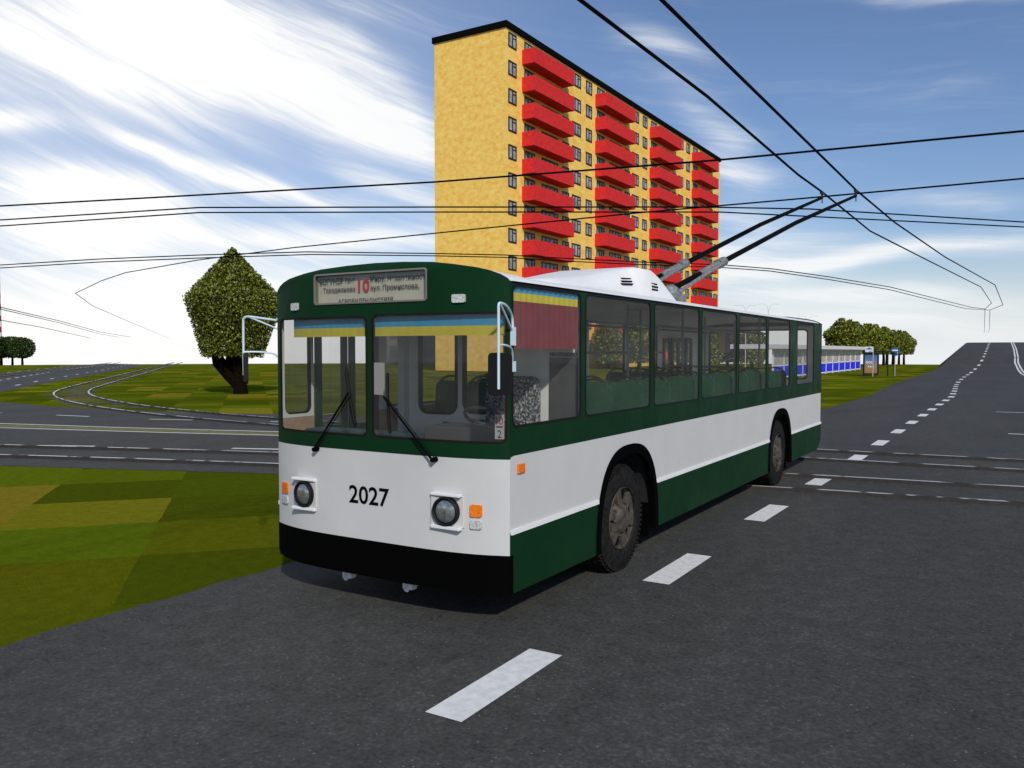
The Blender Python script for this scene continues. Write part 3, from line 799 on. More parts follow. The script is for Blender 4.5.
def mast():
    o = (-165.3, 81.5, 0); r = thing('striped_mast', o, 'thin red and white striped mast at the left edge above the far trees', 'mast')
    rd = mat('mast_red', (.45, .02, .03), .6); wt = mat('mast_white', (.8, .8, .8), .6)
    m = MB(); n = 29
    for k in range(n):
        m.use(k % 2).tube([(-165.3, 81.5, -4+1.1*k), (-165.3, 81.5, -4+1.1*(k+1))], [.60-.01*k, .59-.01*k], 10)
    m.build('shaft', [wt, rd], r, o)
mast()

# ------------------------------------------------------------------ overhead wires
def wires():
    H = 5.4
    def w(pts, label, r=.017, cat='overhead wire', h=H, group='overhead contact wires'):
        P = [(x, y, h) for x, y in pts]; o = P[len(P)//2]
        ob = MB().tube(P, r, 6).build('contact_wire', WIRE, None, o, smooth=True); ob.location = o
        tag(ob, label, cat, group)
    w([(1.05, -30), (1.05, 1.56), (1.12, 5), (1.04, 10.44), (1.08, 12.37), (1.07, 18.76), (1.7, 27.42), (2.83, 42.5), (2.88, 58.59), (2.23, 67.3), (.2, 130), (-.85, 161)],
      'left one of the two trolley wires the poles touch, running over the road from above', .020)
    w([(1.69, -30), (1.69, 4.1), (1.7, 10.65), (1.7, 12.5), (1.82, 17.4), (2.31, 26.7), (3.46, 41.41), (3.49, 61.7), (2.5, 69.2), (.8, 130), (-.26, 161)],
      'right one of the two trolley wires the poles touch, running over the road from above', .020)
    w([(-60, -14), (-30, -2), (-14.82, 4.59), (-5.03, 7.49), (.15, 8.51), (4.55, 9.02), (30, 12)], 'tram wire crossing highest in the view, over the near tram track', .018)
    w([(30, 14.5), (12, 13.4), (4.56, 12.95), (.51, 12.9), (-3.06, 12.8), (-7.15, 12.95), (-14.85, 13.3), (-20.2, 14.05), (-26.7, 15.6), (-31.4, 17.5), (-40.2, 21.6), (-51.4, 29.6), (-74.9, 48), (-170, 123)],
      'tram wire following the track that bends away over the grass to the left', .018)
    w([(-60, -13), (-30, .5), (-16.88, 5.64), (-11.2, 7.02), (-6.68, 9.7), (-1.6, 12.79), (.44, 14.34), (4.58, 19.08), (7, 26), (7.4, 60)], 'upper wire of the turning pair that sweeps level across the tower block', .017)
    w([(-60, -12.4), (-30, 1.0), (-17.9, 6.17), (-11.76, 7.47), (-7.08, 10.24), (-1.43, 13.68), (4.59, 20.06), (6.5, 27), (6.8, 60)], 'lower wire of the turning pair that sweeps level across the tower block', .017)
    w([(-60, 2), (-40, 8), (-27.98, 11.34), (-22.9, 12.07), (-18.91, 13.09), (-15.24, 14.3), (-11.98, 16.81), (-10.19, 18.4), (-9.06, 20.14), (-7.2, 22.77), (-4.95, 25.3), (-3.75, 27.8), (-2.53, 32.69), (-1.05, 40.13), (-.05, 49.68), (1.47, 64), (2.25, 67.3)],
      'upper wire of the distant pair curving behind the bus roof toward the hill', .020)
    w([(-60, 2.7), (-40, 8.7), (-29.15, 11.93), (-23.82, 12.65), (-19.66, 13.68), (-15.64, 14.9), (-12.32, 17.4), (-10.58, 18.98), (-9.5, 20.9), (-7.6, 23.5), (-5.28, 26.22), (-4.06, 28.61), (-2.82, 34.0), (-1.32, 42.0), (-.31, 52.5), (1.02, 66), (2.44, 69.3)],
      'lower wire of the distant pair curving behind the bus roof toward the hill', .020)
    w([(-40, 14), (-58.6, 27), (-82, 45.1), (-124.8, 76.7), (-163, 108)], 'faint wire over the far road at left, upper of the close pair', .032)
    w([(-41, 14), (-61.5, 28.5), (-88, 48.6), (-139.5, 86), (-165.6, 106.8)], 'faint wire over the far road at left, lower of the close pair', .032)
    w([(-45, 12), (-84.5, 40.3), (-105.3, 56), (-183, 111)], 'lowest faint wire over the far road at left', .038)
wires()

# ------------------------------------------------------------------ trolleybus
def trolleybus():
    L, XW = 11.67, 1.25
    org = (0, 5.8, .01)
    root = thing('trolleybus', org, 'white and green trolleybus 2027 on route 10 with both its poles raised', 'trolleybus')
    def B(mb, name, mats, parent=None, **k): return mb.build(name, mats, parent or root, org, **k)
    def Fy(x, z):
        y = -.15*(1-min(1, abs(x)/1.25)**4)
        if z > 2.80: y += 5.0*(z-2.80)**2
        return y
    front = lambda a, b, d=0.: (a, Fy(a, b)+d, b)
    left = lambda a, b, d=0.: (XW-d, a, b)
    right = lambda a, b, d=0.: (-XW+d, a, b)
    XC = [-1.2+.1*k for k in range(25)]+[-1.23, 1.23]
    PROF = [(0, 2.905), (.3, 2.898), (.6, 2.88), (.8, 2.853), (1.0, 2.82), (1.1, 2.795), (1.18, 2.765), (1.23, 2.735), (1.25, 2.712)]
    top = [(x, z) for x, z in PROF[::-1]]+[(-x, z) for x, z in PROF[1:]]
    # ---- sides
    def arch(yc, a, zt, zb=.285, n=28, p=2.6):
        return [(yc+a*u, zb+(zt-zb)*max(0, 1-abs(u)**p)**(1/p)) for u in [math.sin(math.pi*(k/n-.5)) for k in range(n+1)]]
    A1, A2 = (2.29, .76, 1.25), (8.46, .76, 1.25)
    def cut_at(ar, z):     # (index of first/last point above z)
        idx = [i for i, p in enumerate(ar) if p[1] > z]; return idx[0], idx[-1]
    ZB, ZW = .78, 1.37
    ar1, ar2 = arch(*A1), arch(*A2)
    def lerpz(p, q, z):
        t = (z-p[1])/(q[1]-p[1]); return (p[0]+(q[0]-p[0])*t, z)
    def side(fn, nm):
        sk, wh = MB(), MB()
        i1, j1 = cut_at(ar1, ZB); i2, j2 = cut_at(ar2, ZB)
        a1, b1 = lerpz(ar1[i1-1], ar1[i1], ZB), lerpz(ar1[j1+1], ar1[j1], ZB)
        a2, b2 = lerpz(ar2[i2-1], ar2[i2], ZB), lerpz(ar2[j2+1], ar2[j2], ZB)
        panel(sk, [(0, .30), *ar1[:i1], a1, (0, ZB)], [], fn, .03)
        panel(sk, [ar1[-1], *ar2[:i2], a2, b1, *ar1[j1+1:][:-1]], [], fn, .03)
        panel(sk, [*ar2[j2+1:][::-1], (L-.30, .285), (L, .44), (L, ZB), b2][::1], [], fn, .03) if False else \
        panel(sk, [b2, *ar2[j2+1:], (L-.30, .285), (L, .44), (L, ZB)], [], fn, .03)
        B(sk, 'skirt', GREEN)
        panel(wh, [(0, ZB), a1, *ar1[i1:j1+1], b1, a2, *ar2[i2:j2+1], b2, (L, ZB), (L, ZW), (0.06, ZW), (0, ZW-.025)], [], fn, .03)
        B(wh, 'side_panel', WHITE)
        mo = MB(); sg = 1 if nm == 'l' else -1
        for y0, y1 in ((.005, a1[0]-.03), (b1[0]+.03, a2[0]-.03), (b2[0]+.03, L-.01)):
            mo.box(*sorted((sg*1.2505, sg*1.266)), y0, y1, ZB-.017, ZB+.02)
        B(mo, 'moulding', ROOFW)
        for ar, A in ((ar1, A1), (ar2, A2)):
            lip = MB(); inner = arch(A[0], A[1]-.085, A[2]-.10, .285)
            n = len(ar); P = [fn(y, z, -.014) for y, z in ar]+[fn(y, z, -.010) for y, z in inner]+[fn(y, z, .05) for y, z in ar]+[fn(y, z, .05) for y, z in inner]
            fs = []
            for k in range(n-1): fs += [(k, k+1, n+k+1, n+k), (2*n+k, 3*n+k, 3*n+k+1, 2*n+k+1), (k, 2*n+k, 2*n+k+1, k+1), (n+k, n+k+1, 3*n+k+1, 3*n+k)]
            lip.add(P, fs); lp = B(lip, 'wheel_arch', BLACK, smooth=True)
            li = MB(); inn = arch(A[0], A[1]-.06, A[2]-.07, .30)
            li.loft([[fn(y, z, .032) for y, z in inn], [fn(y, z, .50) for y, z in inn]], cap=False, close=False)
            li.poly([fn(y, z, .50) for y, z in inn])
            li.use(1); yb = A[0]+A[1]-.10
            P0, P1 = fn(yb-.012, .19, .06), fn(yb+.012, .55, .45)
            li.box(min(P0[0], P1[0]), max(P0[0], P1[0]), P0[1], P1[1], .19, .55)
            B(li, 'wheel_well', [mat('wheel_well_dark', (.013, .013, .013), .9), BLACK], lp)
    side(left, 'l'); side(right, 'r')
    # ---- upper side walls with window openings
    ZS, ZT = 1.59, 2.690
    WL = [(.03, 1.20), (1.29, 2.83), (2.93, 4.39), (4.48, 5.95), (6.05, 7.53), (7.63, 9.04), (9.58, 10.97)]
    WR = [(.05, .385), (1.50, 2.85), (2.95, 4.40), (6.40, 7.80), (7.90, 9.30)]
    DR = [(.42, 1.32), (4.62, 6.22), (9.55, 11.12)]
    def upper(fn, wins, doors, nm):
        mb = MB()
        holes = [rrect(a, b, ZS, ZT, .07) for a, b in wins]
        holes += [[(a, 1.372), (b, 1.372), (b, 2.45), (a, 2.45)] for a, b in doors]
        if doors:            # the doors run down through the belt, so stop the wall just above it
            holes = [rrect(a, b, ZS, ZT, .07) for a, b in wins]+[[(a, 1.40), (b, 1.40), (b, 2.45), (a, 2.45)] for a, b in doors]
        panel(mb, [(0, ZW), (L, ZW), (L, 2.712), (0, 2.712)], holes, fn, .014)
        w = B(mb, 'window_wall', GREEN)
        for a, b in wins:
            g = MB(); ring(g, rrect(a-.004, b+.004, ZS-.004, ZT+.004, .074), rrect(a+.014, b-.014, ZS+.014, ZT-.014, .06), lambda y, z, d: fn(y, z, d-.003), .014)
            f = B(g, 'side_window', RUBBER)
            p = MB(); panel(p, rrect(a+.01, b-.01, ZS+.01, ZT-.01, .06), [], lambda y, z, d: fn(y, z, .007))
            B(p, 'pane', GLASS, f)
    upper(left, WL, [], 'l'); upper(right, WR, DR, 'r')
    g = MB().box(1.2505, 1.259, .02, L, 2.702, 2.712).box(-1.259, -1.2505, .02, L, 2.702, 2.712); B(g, 'rain_gutter', BLACK)
    for a, b in DR:
        n = max(2, round((b-a)/.4)); w = (b-a)/n
        dd = None
        d = MB()
        for k in range(n):
            y0, y1 = a+w*k+.008, a+w*(k+1)-.008
            loops = [(y0, .42), (y1, .42), (y1, 2.44), (y0, 2.44)]
            panel(d, loops, [rrect(y0+.075, y1-.075, 1.45, 2.36, .04), rrect(y0+.075, y1-.075, .56, 1.32, .04)], lambda y, z, q: right(y, z, .034+q+.02*(k % 2)), .03)
        do = B(d, 'door', mat('door_green', (.008, .05, .022), .5))
        p = MB()
        for k in range(n):
            y0, y1 = a+w*k, a+w*(k+1)
            panel(p, [(y0+.06, .55), (y1-.06, .55), (y1-.06, 2.37), (y0+.06, 2.37)], [], lambda y, z, q: right(y, z, .048+.02*(k % 2)))
        B(p, 'pane', GLASSC, do)
    # ---- roof
    rf = MB(); secs = []
    full = [(x, z) for x, z in top]
    for y in (None, .30, .6, 1.2, 3, 5, 7, 9, 11, L-.25, L-.02):
        if y is None: secs.append([(x, Fy(x, z), z) for x, z in full])
        else:
            dz = -.05 if y > L-.1 else 0
            secs.append([(x, max(y, Fy(x, z)+.05), 2.70+(z-2.70)*(1 if y < .2 else .88 if y < .5 else .72)+dz*(z-2.6)/.3) for x, z in full])
    sec2 = [[(x*.985, y, z-.035) for x, y, z in q] for q in secs]
    rf.use(0).loft(secs, cap=False, close=False).use(1).loft(sec2[1:], cap=False, close=False)
    B(rf, 'roof', [ROOFW, LINING], smooth=True)
    # ---- front
    mb = MB(); panel(mb, [(-1.247, .60), (1.247, .60), (1.247, 1.345), (-1.247, 1.345)], [], front, .03, cuts={0: XC})
    B(mb, 'front_panel', WHITE, smooth=True)
    mb = MB(); panel(mb, [(-1.2515, .345), (-1.15, .31), (-.9, .297), (1.05, .297), (1.2515, .30), (1.2515, .602), (-1.2515, .602)], [], lambda a, b, d: front(a, b, d-.006), .05, cuts={0: XC})
    B(mb, 'bumper', BLACK, smooth=True)
    WSL, WSR = rrect(-1.18, -.05, 1.470, 2.466, .05), rrect(.006, 1.228, 1.470, 2.476, .06)
    SG = rrect(-.645, .575, 2.572, 2.835, .03)
    mb = MB(); panel(mb, [(-1.247, 1.347), (1.247, 1.347)]+[(x*.9976, z) for x, z in top], [WSL, WSR, SG], front, .014, cuts={0: XC, 1: [2.80, 2.82, 2.84, 2.86, 2.88]})
    B(mb, 'front_header', GREEN, smooth=True)
    seal = mat('windscreen_seal', (.016, .006, .005), .7, spec=.1)
    for q, e in ((WSL, (-1.18, -.05, 1.470, 2.466)), (WSR, (.006, 1.228, 1.470, 2.476))):
        g = MB(); o = rrect(e[0]-.002, e[1]+.002, e[2]-.002, e[3]+.002, .054, 12); i = rrect(e[0]+.011, e[1]-.011, e[2]+.011, e[3]-.011, .045, 12)
        def sub(pts):
            out = []
            for a, b in zip(pts, pts[1:]+pts[:1]):
                n = max(1, int(abs(b[0]-a[0])/.1)); out += [(a[0]+(b[0]-a[0])*k/n, a[1]+(b[1]-a[1])*k/n) for k in range(n)]
            return out
        oo, ii = sub(o), sub(i)
        if len(oo) != len(ii): oo, ii = o, i
        ring(g, oo, ii, lambda a, b, d: front(a, b, d-.003), .016)
        f = B(g, 'windscreen', seal)
        p = MB(); panel(p, rrect(e[0]+.008, e[1]-.008, e[2]+.008, e[3]-.008, .05), [], lambda a, b, d: front(a, b, .007), cuts={0: XC})
        B(p, 'pane', GLASSD, f, smooth=True)
    # destination sign: recessed box, printed sheet, glass
    def sub2(pts, st=.1):
        out = []
        for a, b in zip(pts, pts[1:]+pts[:1]):
            n = max(1, int(abs(b[0]-a[0])/st)); out += [(a[0]+(b[0]-a[0])*k/n, a[1]+(b[1]-a[1])*k/n) for k in range(n)]
        return out
    sg = MB(); q = sub2(SG)
    sg.use(0).loft([[front(a, b, -.004) for a, b in q], [front(a, b, .055) for a, b in q]], cap=False)
    inn = sub2(rrect(-.645+.014, .575-.014, 2.572+.014, 2.835-.014, .02))
    if len(inn) == len(q): ring(sg, q, inn, lambda a, b, d: front(a, b, d-.010), .012)
    sg.use(1); panel(sg, SG, [], lambda a, b, d: front(a, b, .050), cuts={0: XC})
    sign = B(sg, 'destination_sign', [mat('sign_frame', (.16, .15, .13), .6), SIGNB])
    def fit(body, cx, cz, w, h, m, d, nm='lettering', par=None, clip=None, bold=0., skew=0.):
        t = text_mb(body, 1.0, lambda a, b, q: (a, b, 0), bold=bold)
        xs = [v[0] for v in t.v]; ys = [v[1] for v in t.v]
        sx, sy = w/(max(xs)-min(xs)), h/(max(ys)-min(ys)); mx, my = (max(xs)+min(xs))/2, (max(ys)+min(ys))/2
        out = MB()
        bm = bmesh.new(); vs = [bm.verts.new(((v[0]-mx)*sx+cx, (v[1]-my)*sy+cz, 0)) for v in t.v]
        for f in t.f:
            try: bm.faces.new([vs[i] for i in f])
            except ValueError: pass
        if clip is not None: bmesh.ops.bisect_plane(bm, geom=bm.verts[:]+bm.edges[:]+bm.faces[:], plane_co=(0, clip, 0), plane_no=(0, -1, 0), clear_outer=True)
        bm.verts.index_update()
        out.add([front(v.co.x, v.co.y, d) for v in bm.verts], [tuple(v.index for v in f.verts) for f in bm.faces]); bm.free()
        return B(out, nm, m, par, fixn=False)
    dk = mat('sign_lettering', (.03, .025, .025), .7)
    fit('БОГУНІЯ', -.482, 2.772, .27, .052, dk, .038, par=sign, bold=.018)
    fit('пр-т', -.262, 2.768, .105, .044, dk, .038, par=sign, bold=.018)
    fit('Миру, Незалежності', .250, 2.770, .580, .056, dk, .038, par=sign, bold=.018)
    fit('. Тараджанова', -.405, 2.694, .40, .052, dk, .038, par=sign, bold=.018)
    fit('вул. Промислова,', .215, 2.694, .50, .056, dk, .038, par=sign, bold=.018)
    fit('АГРОБУДІНДУСТРІЯ', -.10, 2.592, .60, .052, dk, .038, par=sign, clip=2.588, bold=.018)
    fit('10', -.110, 2.722, .125, .112, REDINK, .037, par=sign, bold=.03)
    p = MB(); panel(p, SG, [], lambda a, b, d: front(a, b, .006), cuts={0: XC}); B(p, 'sign_glass', GLASSC, sign, smooth=True)
    fit('2027', -.035, .975, .435, .155, INK, -.003, 'fleet_number', bold=.018)
    # route plate in the windscreen corner
    pl = MB(); panel(pl, [(1.125, 1.50), (1.195, 1.50), (1.195, 1.69), (1.125, 1.69)], [], lambda a, b, d: front(a, b, .03)); pl = B(pl, 'route_plate', mat('plate_card', (.55, .53, .50), .7))
    fit('10', 1.16, 1.642, .052, .06, REDINK, .027, par=pl); fit('2', 1.16, 1.54, .03, .06, dk, .027, par=pl)
    b = MB(); panel(b, [(1.135, 1.59), (1.185, 1.59), (1.185, 1.600), (1.135, 1.600)], [], lambda a, b, d: front(a, b, .027)); B(b, 'rule', dk, pl)
    # lamps on the front
    trim = mat('headlight_trim', (.72, .72, .72), .35)
    for s, x in ((-1, -.775), (1, .755)):
        z = .925; y = Fy(x, z)
        h = MB(); w, hh = .145, .125
        h.obox((x, y-.002, z), (w, .018*s, 0), (0, .010, 0), (0, 0, hh))
        h.use(1).obox((x, y-.020, z+hh+.006), (w*.95, 0, 0), (0, .026, 0), (0, 0, .012)); h.obox((x, y-.020, z-hh-.002), (w*.95, 0, 0), (0, .026, 0), (0, 0, .014))
        hl = B(h, 'headlight', [WHITE, trim], bevel=.006)
        ax = Vector((.10*s, -1, 0))
        rr = MB().lathe((x, y-.012, z), ax, [(0, .118), (.035, .116), (.044, .106), (.036, .094), (.012, .092)], 32, False); B(rr, 'rim', RUBBER, hl, smooth=True)
        lens = MB().lathe((x, y-.012, z), ax, [(.010, .093), (.026, .088), (.036, .066), (.042, .035), (.043, 0)], 32); B(lens, 'lens', CHROME, hl, smooth=True)
        for nm, z0, z1, m in (('turn_signal', .895, .99, AMBER), ('position_lamp', .80, .865, CLEARL)):
            xa, xb = (-1.155, -1.05) if s < 0 else (.955, 1.045)
            t = MB(); panel(t, rrect(xa, xb, z0, z1, .012, 3), [], lambda a, b, d: front(a, b, d-.018), .022); B(t, nm, m, bevel=.004)
        xa, xb, za, zb = (-.955, -.855, 2.535, 2.60) if s < 0 else (.805, .915, 2.55, 2.615)
        t = MB(); panel(t, rrect(xa, xb, za, zb, .012, 3), [], lambda a, b, d: front(a, b, d-.02), .03); B(t, 'marker_lamp', CLEARL, bevel=.004)
    t = MB().box(1.25, 1.266, .10, .205, 1.225, 1.30); B(t, 'side_repeater', AMBER, bevel=.004)
    for x in (-.40, .27):
        t = MB().tube([(x, .25, .235), (x, -.02, .225), (x+.0, -.05, .20)], [.028, .028, .022], 8).box(x-.05, x+.05, -.03, .03, .205, .25); B(t, 'tow_hook', trim)
    # wipers
    for (p0, p1, b0, b1) in (((-.62, 1.33), (-.205, 1.83), (-.26, 2.04), (-.16, 1.57)), ((.65, 1.325), (.172, 1.81), (.188, 2.0), (.212, 1.51))):
        f = lambda p, d: front(p[0], p[1], d)
        m = MB().tube([f(p0, -.015), f(p0, -.05), f(p1, -.055)], .009, 6)
        m.tube([f((p0[0]+.03, p0[1]+.005), -.05), f((p1[0]+.035, p1[1]-.01), -.055)], .0035, 5)
        m.lathe(f(p0, .0), (0, -1, 0), [(0, .022), (.055, .02)], 10)
        w = B(m, 'wiper', INK)
        B(MB().tube([f(b0, -.02), f(((b0[0]+b1[0])/2, (b0[1]+b1[1])/2), -.032), f(b1, -.02)], .012, 6), 'wiper_blade', RUBBER, w)
    # mirrors
    def mirror(s):
        if s > 0:
            bar = [(1.335, -.30, 1.90), (1.335, -.30, 2.44), (1.335, -.30, 2.50), (1.335, -.28, 2.525), (1.315, -.16, 2.51), (1.265, .0, 2.44), (1.262, .02, 2.30)]
            b2 = [(1.335, -.30, 2.22), (1.33, -.2, 2.22), (1.30, -.06, 2.19), (1.262, .01, 2.08)]
            b3 = [(1.335, -.28, 2.525), (1.262, .015, 2.33)]
        else:
            bar = [(-1.45, -.22, 1.96), (-1.45, -.22, 2.42), (-1.44, -.22, 2.47), (-1.41, -.2, 2.49), (-1.33, -.1, 2.475), (-1.262, .0, 2.46)]
            b2 = [(-1.45, -.22, 2.17), (-1.36, -.12, 2.17), (-1.28, -.02, 2.155), (-1.262, .01, 2.12)]
            b3 = [(-1.41, -.2, 2.49), (-1.262, .02, 2.38)]
        m = MB().tube(spline(bar, 4), .0105, 8).tube(spline(b2, 4), .0085, 8).tube(b3, .008, 8)
        if s > 0: m.box(1.2505, 1.272, -.0, .05, 2.22, 2.36).box(1.2505, 1.272, -.0, .05, 2.02, 2.10)
        m = B(m, 'mirror_bracket', PALE, smooth=True)
        k = MB()
        if s > 0:
            q = [(1.335+a, -.285-.018*0+a*.25, 2.01+b) for a, b in rrect(-.085, .085, -.155, .155, .03)]
        else:
            q = [(-1.445-a*.72, -.215+a*.70, 2.02+b) for a, b in rrect(-.08, .08, -.14, .14, .03)]
        n = (Vector(q[1])-Vector(q[0])).cross(Vector(q[12])-Vector(q[0])).normalized()*.028
        if n.y < 0: n = -n
        k.loft([[Vector(p)-n*.3 for p in q], [Vector(p)+n for p in q]])
        k = B(k, 'mirror', RUBBER, m)
    mirror(1); mirror(-1)
    # ---- rear
    rw = MB(); back = lambda a, b, d=0.: (a, L+.0-d, b)
    panel(rw, [(-1.25, ZW), (1.25, ZW)]+[(x, z-.012) for x, z in top], [rrect(-1.0, 1.0, 1.62, 2.62, .08)], back, .03); B(rw, 'rear_wall', GREEN)
    rw = MB(); panel(rw, [(-1.25, ZB), (1.25, ZB), (1.25, ZW), (-1.25, ZW)], [], back, .03); B(rw, 'rear_panel', WHITE)
    rw = MB(); panel(rw, [(-1.25, .44), (1.25, .44), (1.25, ZB), (-1.25, ZB)], [], back, .03); B(rw, 'rear_bumper', BLACK)
    g = MB(); ring(g, rrect(-1.004, 1.004, 1.616, 2.624, .084), rrect(-.97, .97, 1.65, 2.59, .06), lambda a, b, d: back(a, b, d-.006), .03); g = B(g, 'rear_window', RUBBER)
    p = MB(); panel(p, rrect(-.99, .99, 1.63, 2.61, .06), [], lambda a, b, d: back(a, b, .015)); B(p, 'pane', GLASS, g)
    for s in (-1, 1):
        for z0, z1, m in ((.95, 1.07, AMBER), (1.09, 1.22, mat('red_lens', (.4, .01, .01), .3))):
            B(MB().box(s*1.04-.06, s*1.04+.06, L, L+.02, z0, z1), 'tail_lamp', m, bevel=.004)
    # ---- underbody, wheels
    u = MB().box(-1.18, 1.18, .12, 1.5, .34, .40).box(-.55, .55, .3, L-.4, .36, .55).box(-1.18, 1.18, 3.1, 7.6, .36, .42).box(-1.18, 1.18, 9.3, L-.2, .46, .52)
    B(u, 'chassis', mat('chassis_black', (.01, .01, .01), .9))
    def wheel(x, y, s, dual):
        R0 = .525
        t = MB(); w = .27 if not dual else .56
        prof = [(0, .30), (-.012, .36), (-.004, .44), (.012, .49), (.035, .515), (.055, R0), (w-.055, R0), (w-.03, .515), (w-.01, .48), (w, .40), (w-.0, .30)]
        t.lathe((x, y, R0), (-s, 0, 0), prof, 56, False)
        for k in range(52):           # tread lugs
            a = 2*math.pi*k/52; c, si = math.cos(a), math.sin(a)
            for q, off in enumerate((.035, .10, .165, .215)):
                a2 = a+(.06 if q % 2 else 0); c, si = math.cos(a2), math.sin(a2)
                t.obox((x-s*(off+.015), y+c*(R0+.003), R0+si*(R0+.003)), (.024, 0, 0), (0, c*.007, si*.007), (0, -si*.020, c*.020))
        for k in range(64):           # shoulder ribs
            a = 2*math.pi*k/64; c, si = math.cos(a), math.sin(a)
            t.obox((x-s*.014, y+c*.497, R0+si*.497), (.012, 0, 0), (0, c*.018, si*.018), (0, -si*.012, c*.012))
        wob = thing_part('wheel', x, y)
        B(t, 'tyre', TYRE, wob, smooth=False)
        r = MB(); dsh = .05 if not dual else .0
        r.use(0).lathe((x, y, R0), (-s, 0, 0), [(-.012, .305), (.006, .312), (.02, .300), (.028, .285), (.055, .27), (.060, .20), (.012, .155), (-.020, .13), (-.035, .10), (-.045, .07), (-.045, 0)], 40, False)
        for k in range(10):
            a = 2*math.pi*k/10; r.use(0).lathe((x-s*.03, y+.165*math.cos(a), R0+.165*math.sin(a)), (s, 0, 0), [(0, .017), (.035, .017), (.04, .0)], 6)
        for k in range(6):
            a = 2*math.pi*(k+.25)/6; c, si = math.cos(a), math.sin(a)
            r.use(1).obox((x-s*.052, y+.232*c, R0+.232*si), (.020, 0, 0), (0, c*.032, si*.032), (0, -si*.055, c*.055))  # dark raised blocks stand for the shade inside the rim openings
            r.use(0).obox((x-s*.030, y+.225*math.cos(a+.52), R0+.225*math.sin(a+.52)), (.03, 0, 0), (0, math.cos(a+.52)*.07, math.sin(a+.52)*.07), (0, -math.sin(a+.52)*.045, math.cos(a+.52)*.045))
        B(r, 'rim', [RIM, RIMDARK], wob, smooth=False, bevel=.004)
    def thing_part(name, x, y):
        # brake drum: the mesh that carries tyre and rim
        s = 1 if x > 0 else -1
        return B(MB().lathe((x-s*.08, y, .525), (-s, 0, 0), [(0, .26), (.24, .26), (.26, .1), (.5, .08)], 24), name, mat('brake_drum', (.012, .011, .01), .9))
    for s in (-1, 1):
        wheel(s*1.237, 2.14, s, False); wheel(s*1.237, 8.34, s, True)
    # ---- roof equipment
    e = MB(); secs = []
    for y, wb, wt, z0, z1 in ((1.88, .54, .28, 2.77, 2.86), (1.96, .60, .42, 2.77, 2.905), (2.2, .62, .46, 2.77, 2.94), (2.6, .62, .46, 2.77, 2.98), (3.0, .62, .46, 2.77, 3.03), (3.6, .62, .47, 2.77, 3.135), (4.02, .62, .48, 2.77, 3.20), (4.08, .62, .57, 2.77, 3.205), (4.45, .62, .57, 2.77, 3.21), (4.75, .62, .56, 2.77, 3.14), (5.15, .62, .56, 2.77, 2.98), (5.45, .62, .56, 2.77, 2.83)):
        m = (z0+z1)/2+.02
        secs.append([(-wb, y, z0), (-wb, y, m-.03), (-wt-.02, y, z1-.02), (-wt+.06, y, z1), (wt-.06, y, z1+.0), (wt+.02, y, z1-.02), (wb, y, m-.03), (wb, y, z0)])
    e.loft(secs); eq = B(e, 'equipment_box', ROOFW, smooth=True)
    v = MB()
    for k in range(5): v.obox((.612-.012*(k-1)*(k > 1), 4.52, 2.955+.036*k), (.014, 0, -.004), (0, .10, .0), (0, 0, .010))
    B(v, 'louvre', BLACK, eq)
    v = MB()
    for k in range(3): v.obox((.612-.034*k, 3.66+.05*k, 2.965+.036*k), (.022, 0, 0), (0, .14, .008), (0, 0, .009))
    B(v, 'louvre', BLACK, eq)
    B(MB().box(.62, .64, 1.95, 5.4, 2.80, 2.845), 'gap_shadow_strip', mat('gap_shadow_brown', (.03, .015, .012), .7), eq)  # dark strip painting in the shadow gap between box and roof
    # ---- trolley poles
    for (bx, by, bz), head in (((-.30, 5.95, 3.06), (1.08, 12.37, 5.385)), ((.30, 5.95, 3.06), (1.70, 12.5, 5.385))):
        b0, h = Vector((bx, by, bz)), Vector(head); d = (h-b0).normalized(); S = lambda t: b0+(h-b0)*t
        tip = h-Vector((0, .0, .10))
        po = B(MB().tube([S(-.03), S(.22), S(.6), tip], [.042, .042, .038, .028], 10), 'trolley_pole', POLEB, smooth=True)
        sp = MB(); q = d.cross(Vector((0, 0, 1))).normalized(); up = q.cross(d)
        sp.tube([S(.115), S(.20)], .055, 10).tube([S(.195), S(.222)], .075, 10)
        for sd in (-1, 1): sp.tube([S(-.02)+q*.09*sd-up*.07, S(.10)+q*.09*sd-up*.02, S(.2)+q*.05*sd], .030, 8)
        sp.box(bx-.17, bx+.17, by-.22, by+.16, 2.86, 2.99).lathe((bx, by-.03, 2.98), (0, 0, 1), [(0, .13), (.10, .11), (.14, .05)], 16)
        B(sp, 'pole_spring', GALV, po, smooth=True)
        sh = MB(); sh.tube([tip-d*.12, tip+Vector((0, 0, .02)), h-Vector((0, 0, .01))], .022, 8)
        sh.obox(h-Vector((0, 0, .012)), (.028, 0, 0), (0, .085, 0), (0, 0, .020)); sh.tube([tip, tip-Vector((0, -.02, .11))], .012, 6)
        B(sh, 'contact_shoe', mat('shoe_dark', (.02, .03, .028), .6), po)
    B(MB().box(-.5, .5, 5.55, 6.3, 2.80, 2.86).box(-.42, .42, 5.65, 6.2, 2.86, 2.885), 'pole_platform', GALV)
    # ---- interior
    B(MB().box(-1.2, 1.2, .1, 1.50, .80, .85).box(-.70, .70, 1.5, 3.1, .80, .85).box(-1.2, 1.2, 3.1, 7.65, .80, .85).box(-.70, .70, 7.65, 9.28, .80, .85).box(-1.2, 1.2, 9.28, L-.04, .80, .85), 'floor', mat('pale_linoleum', (.58, .48, .38), .6, var=.08))
    hol = [rrect(a, b, ZS, ZT-.02, .07) for a, b in WR]
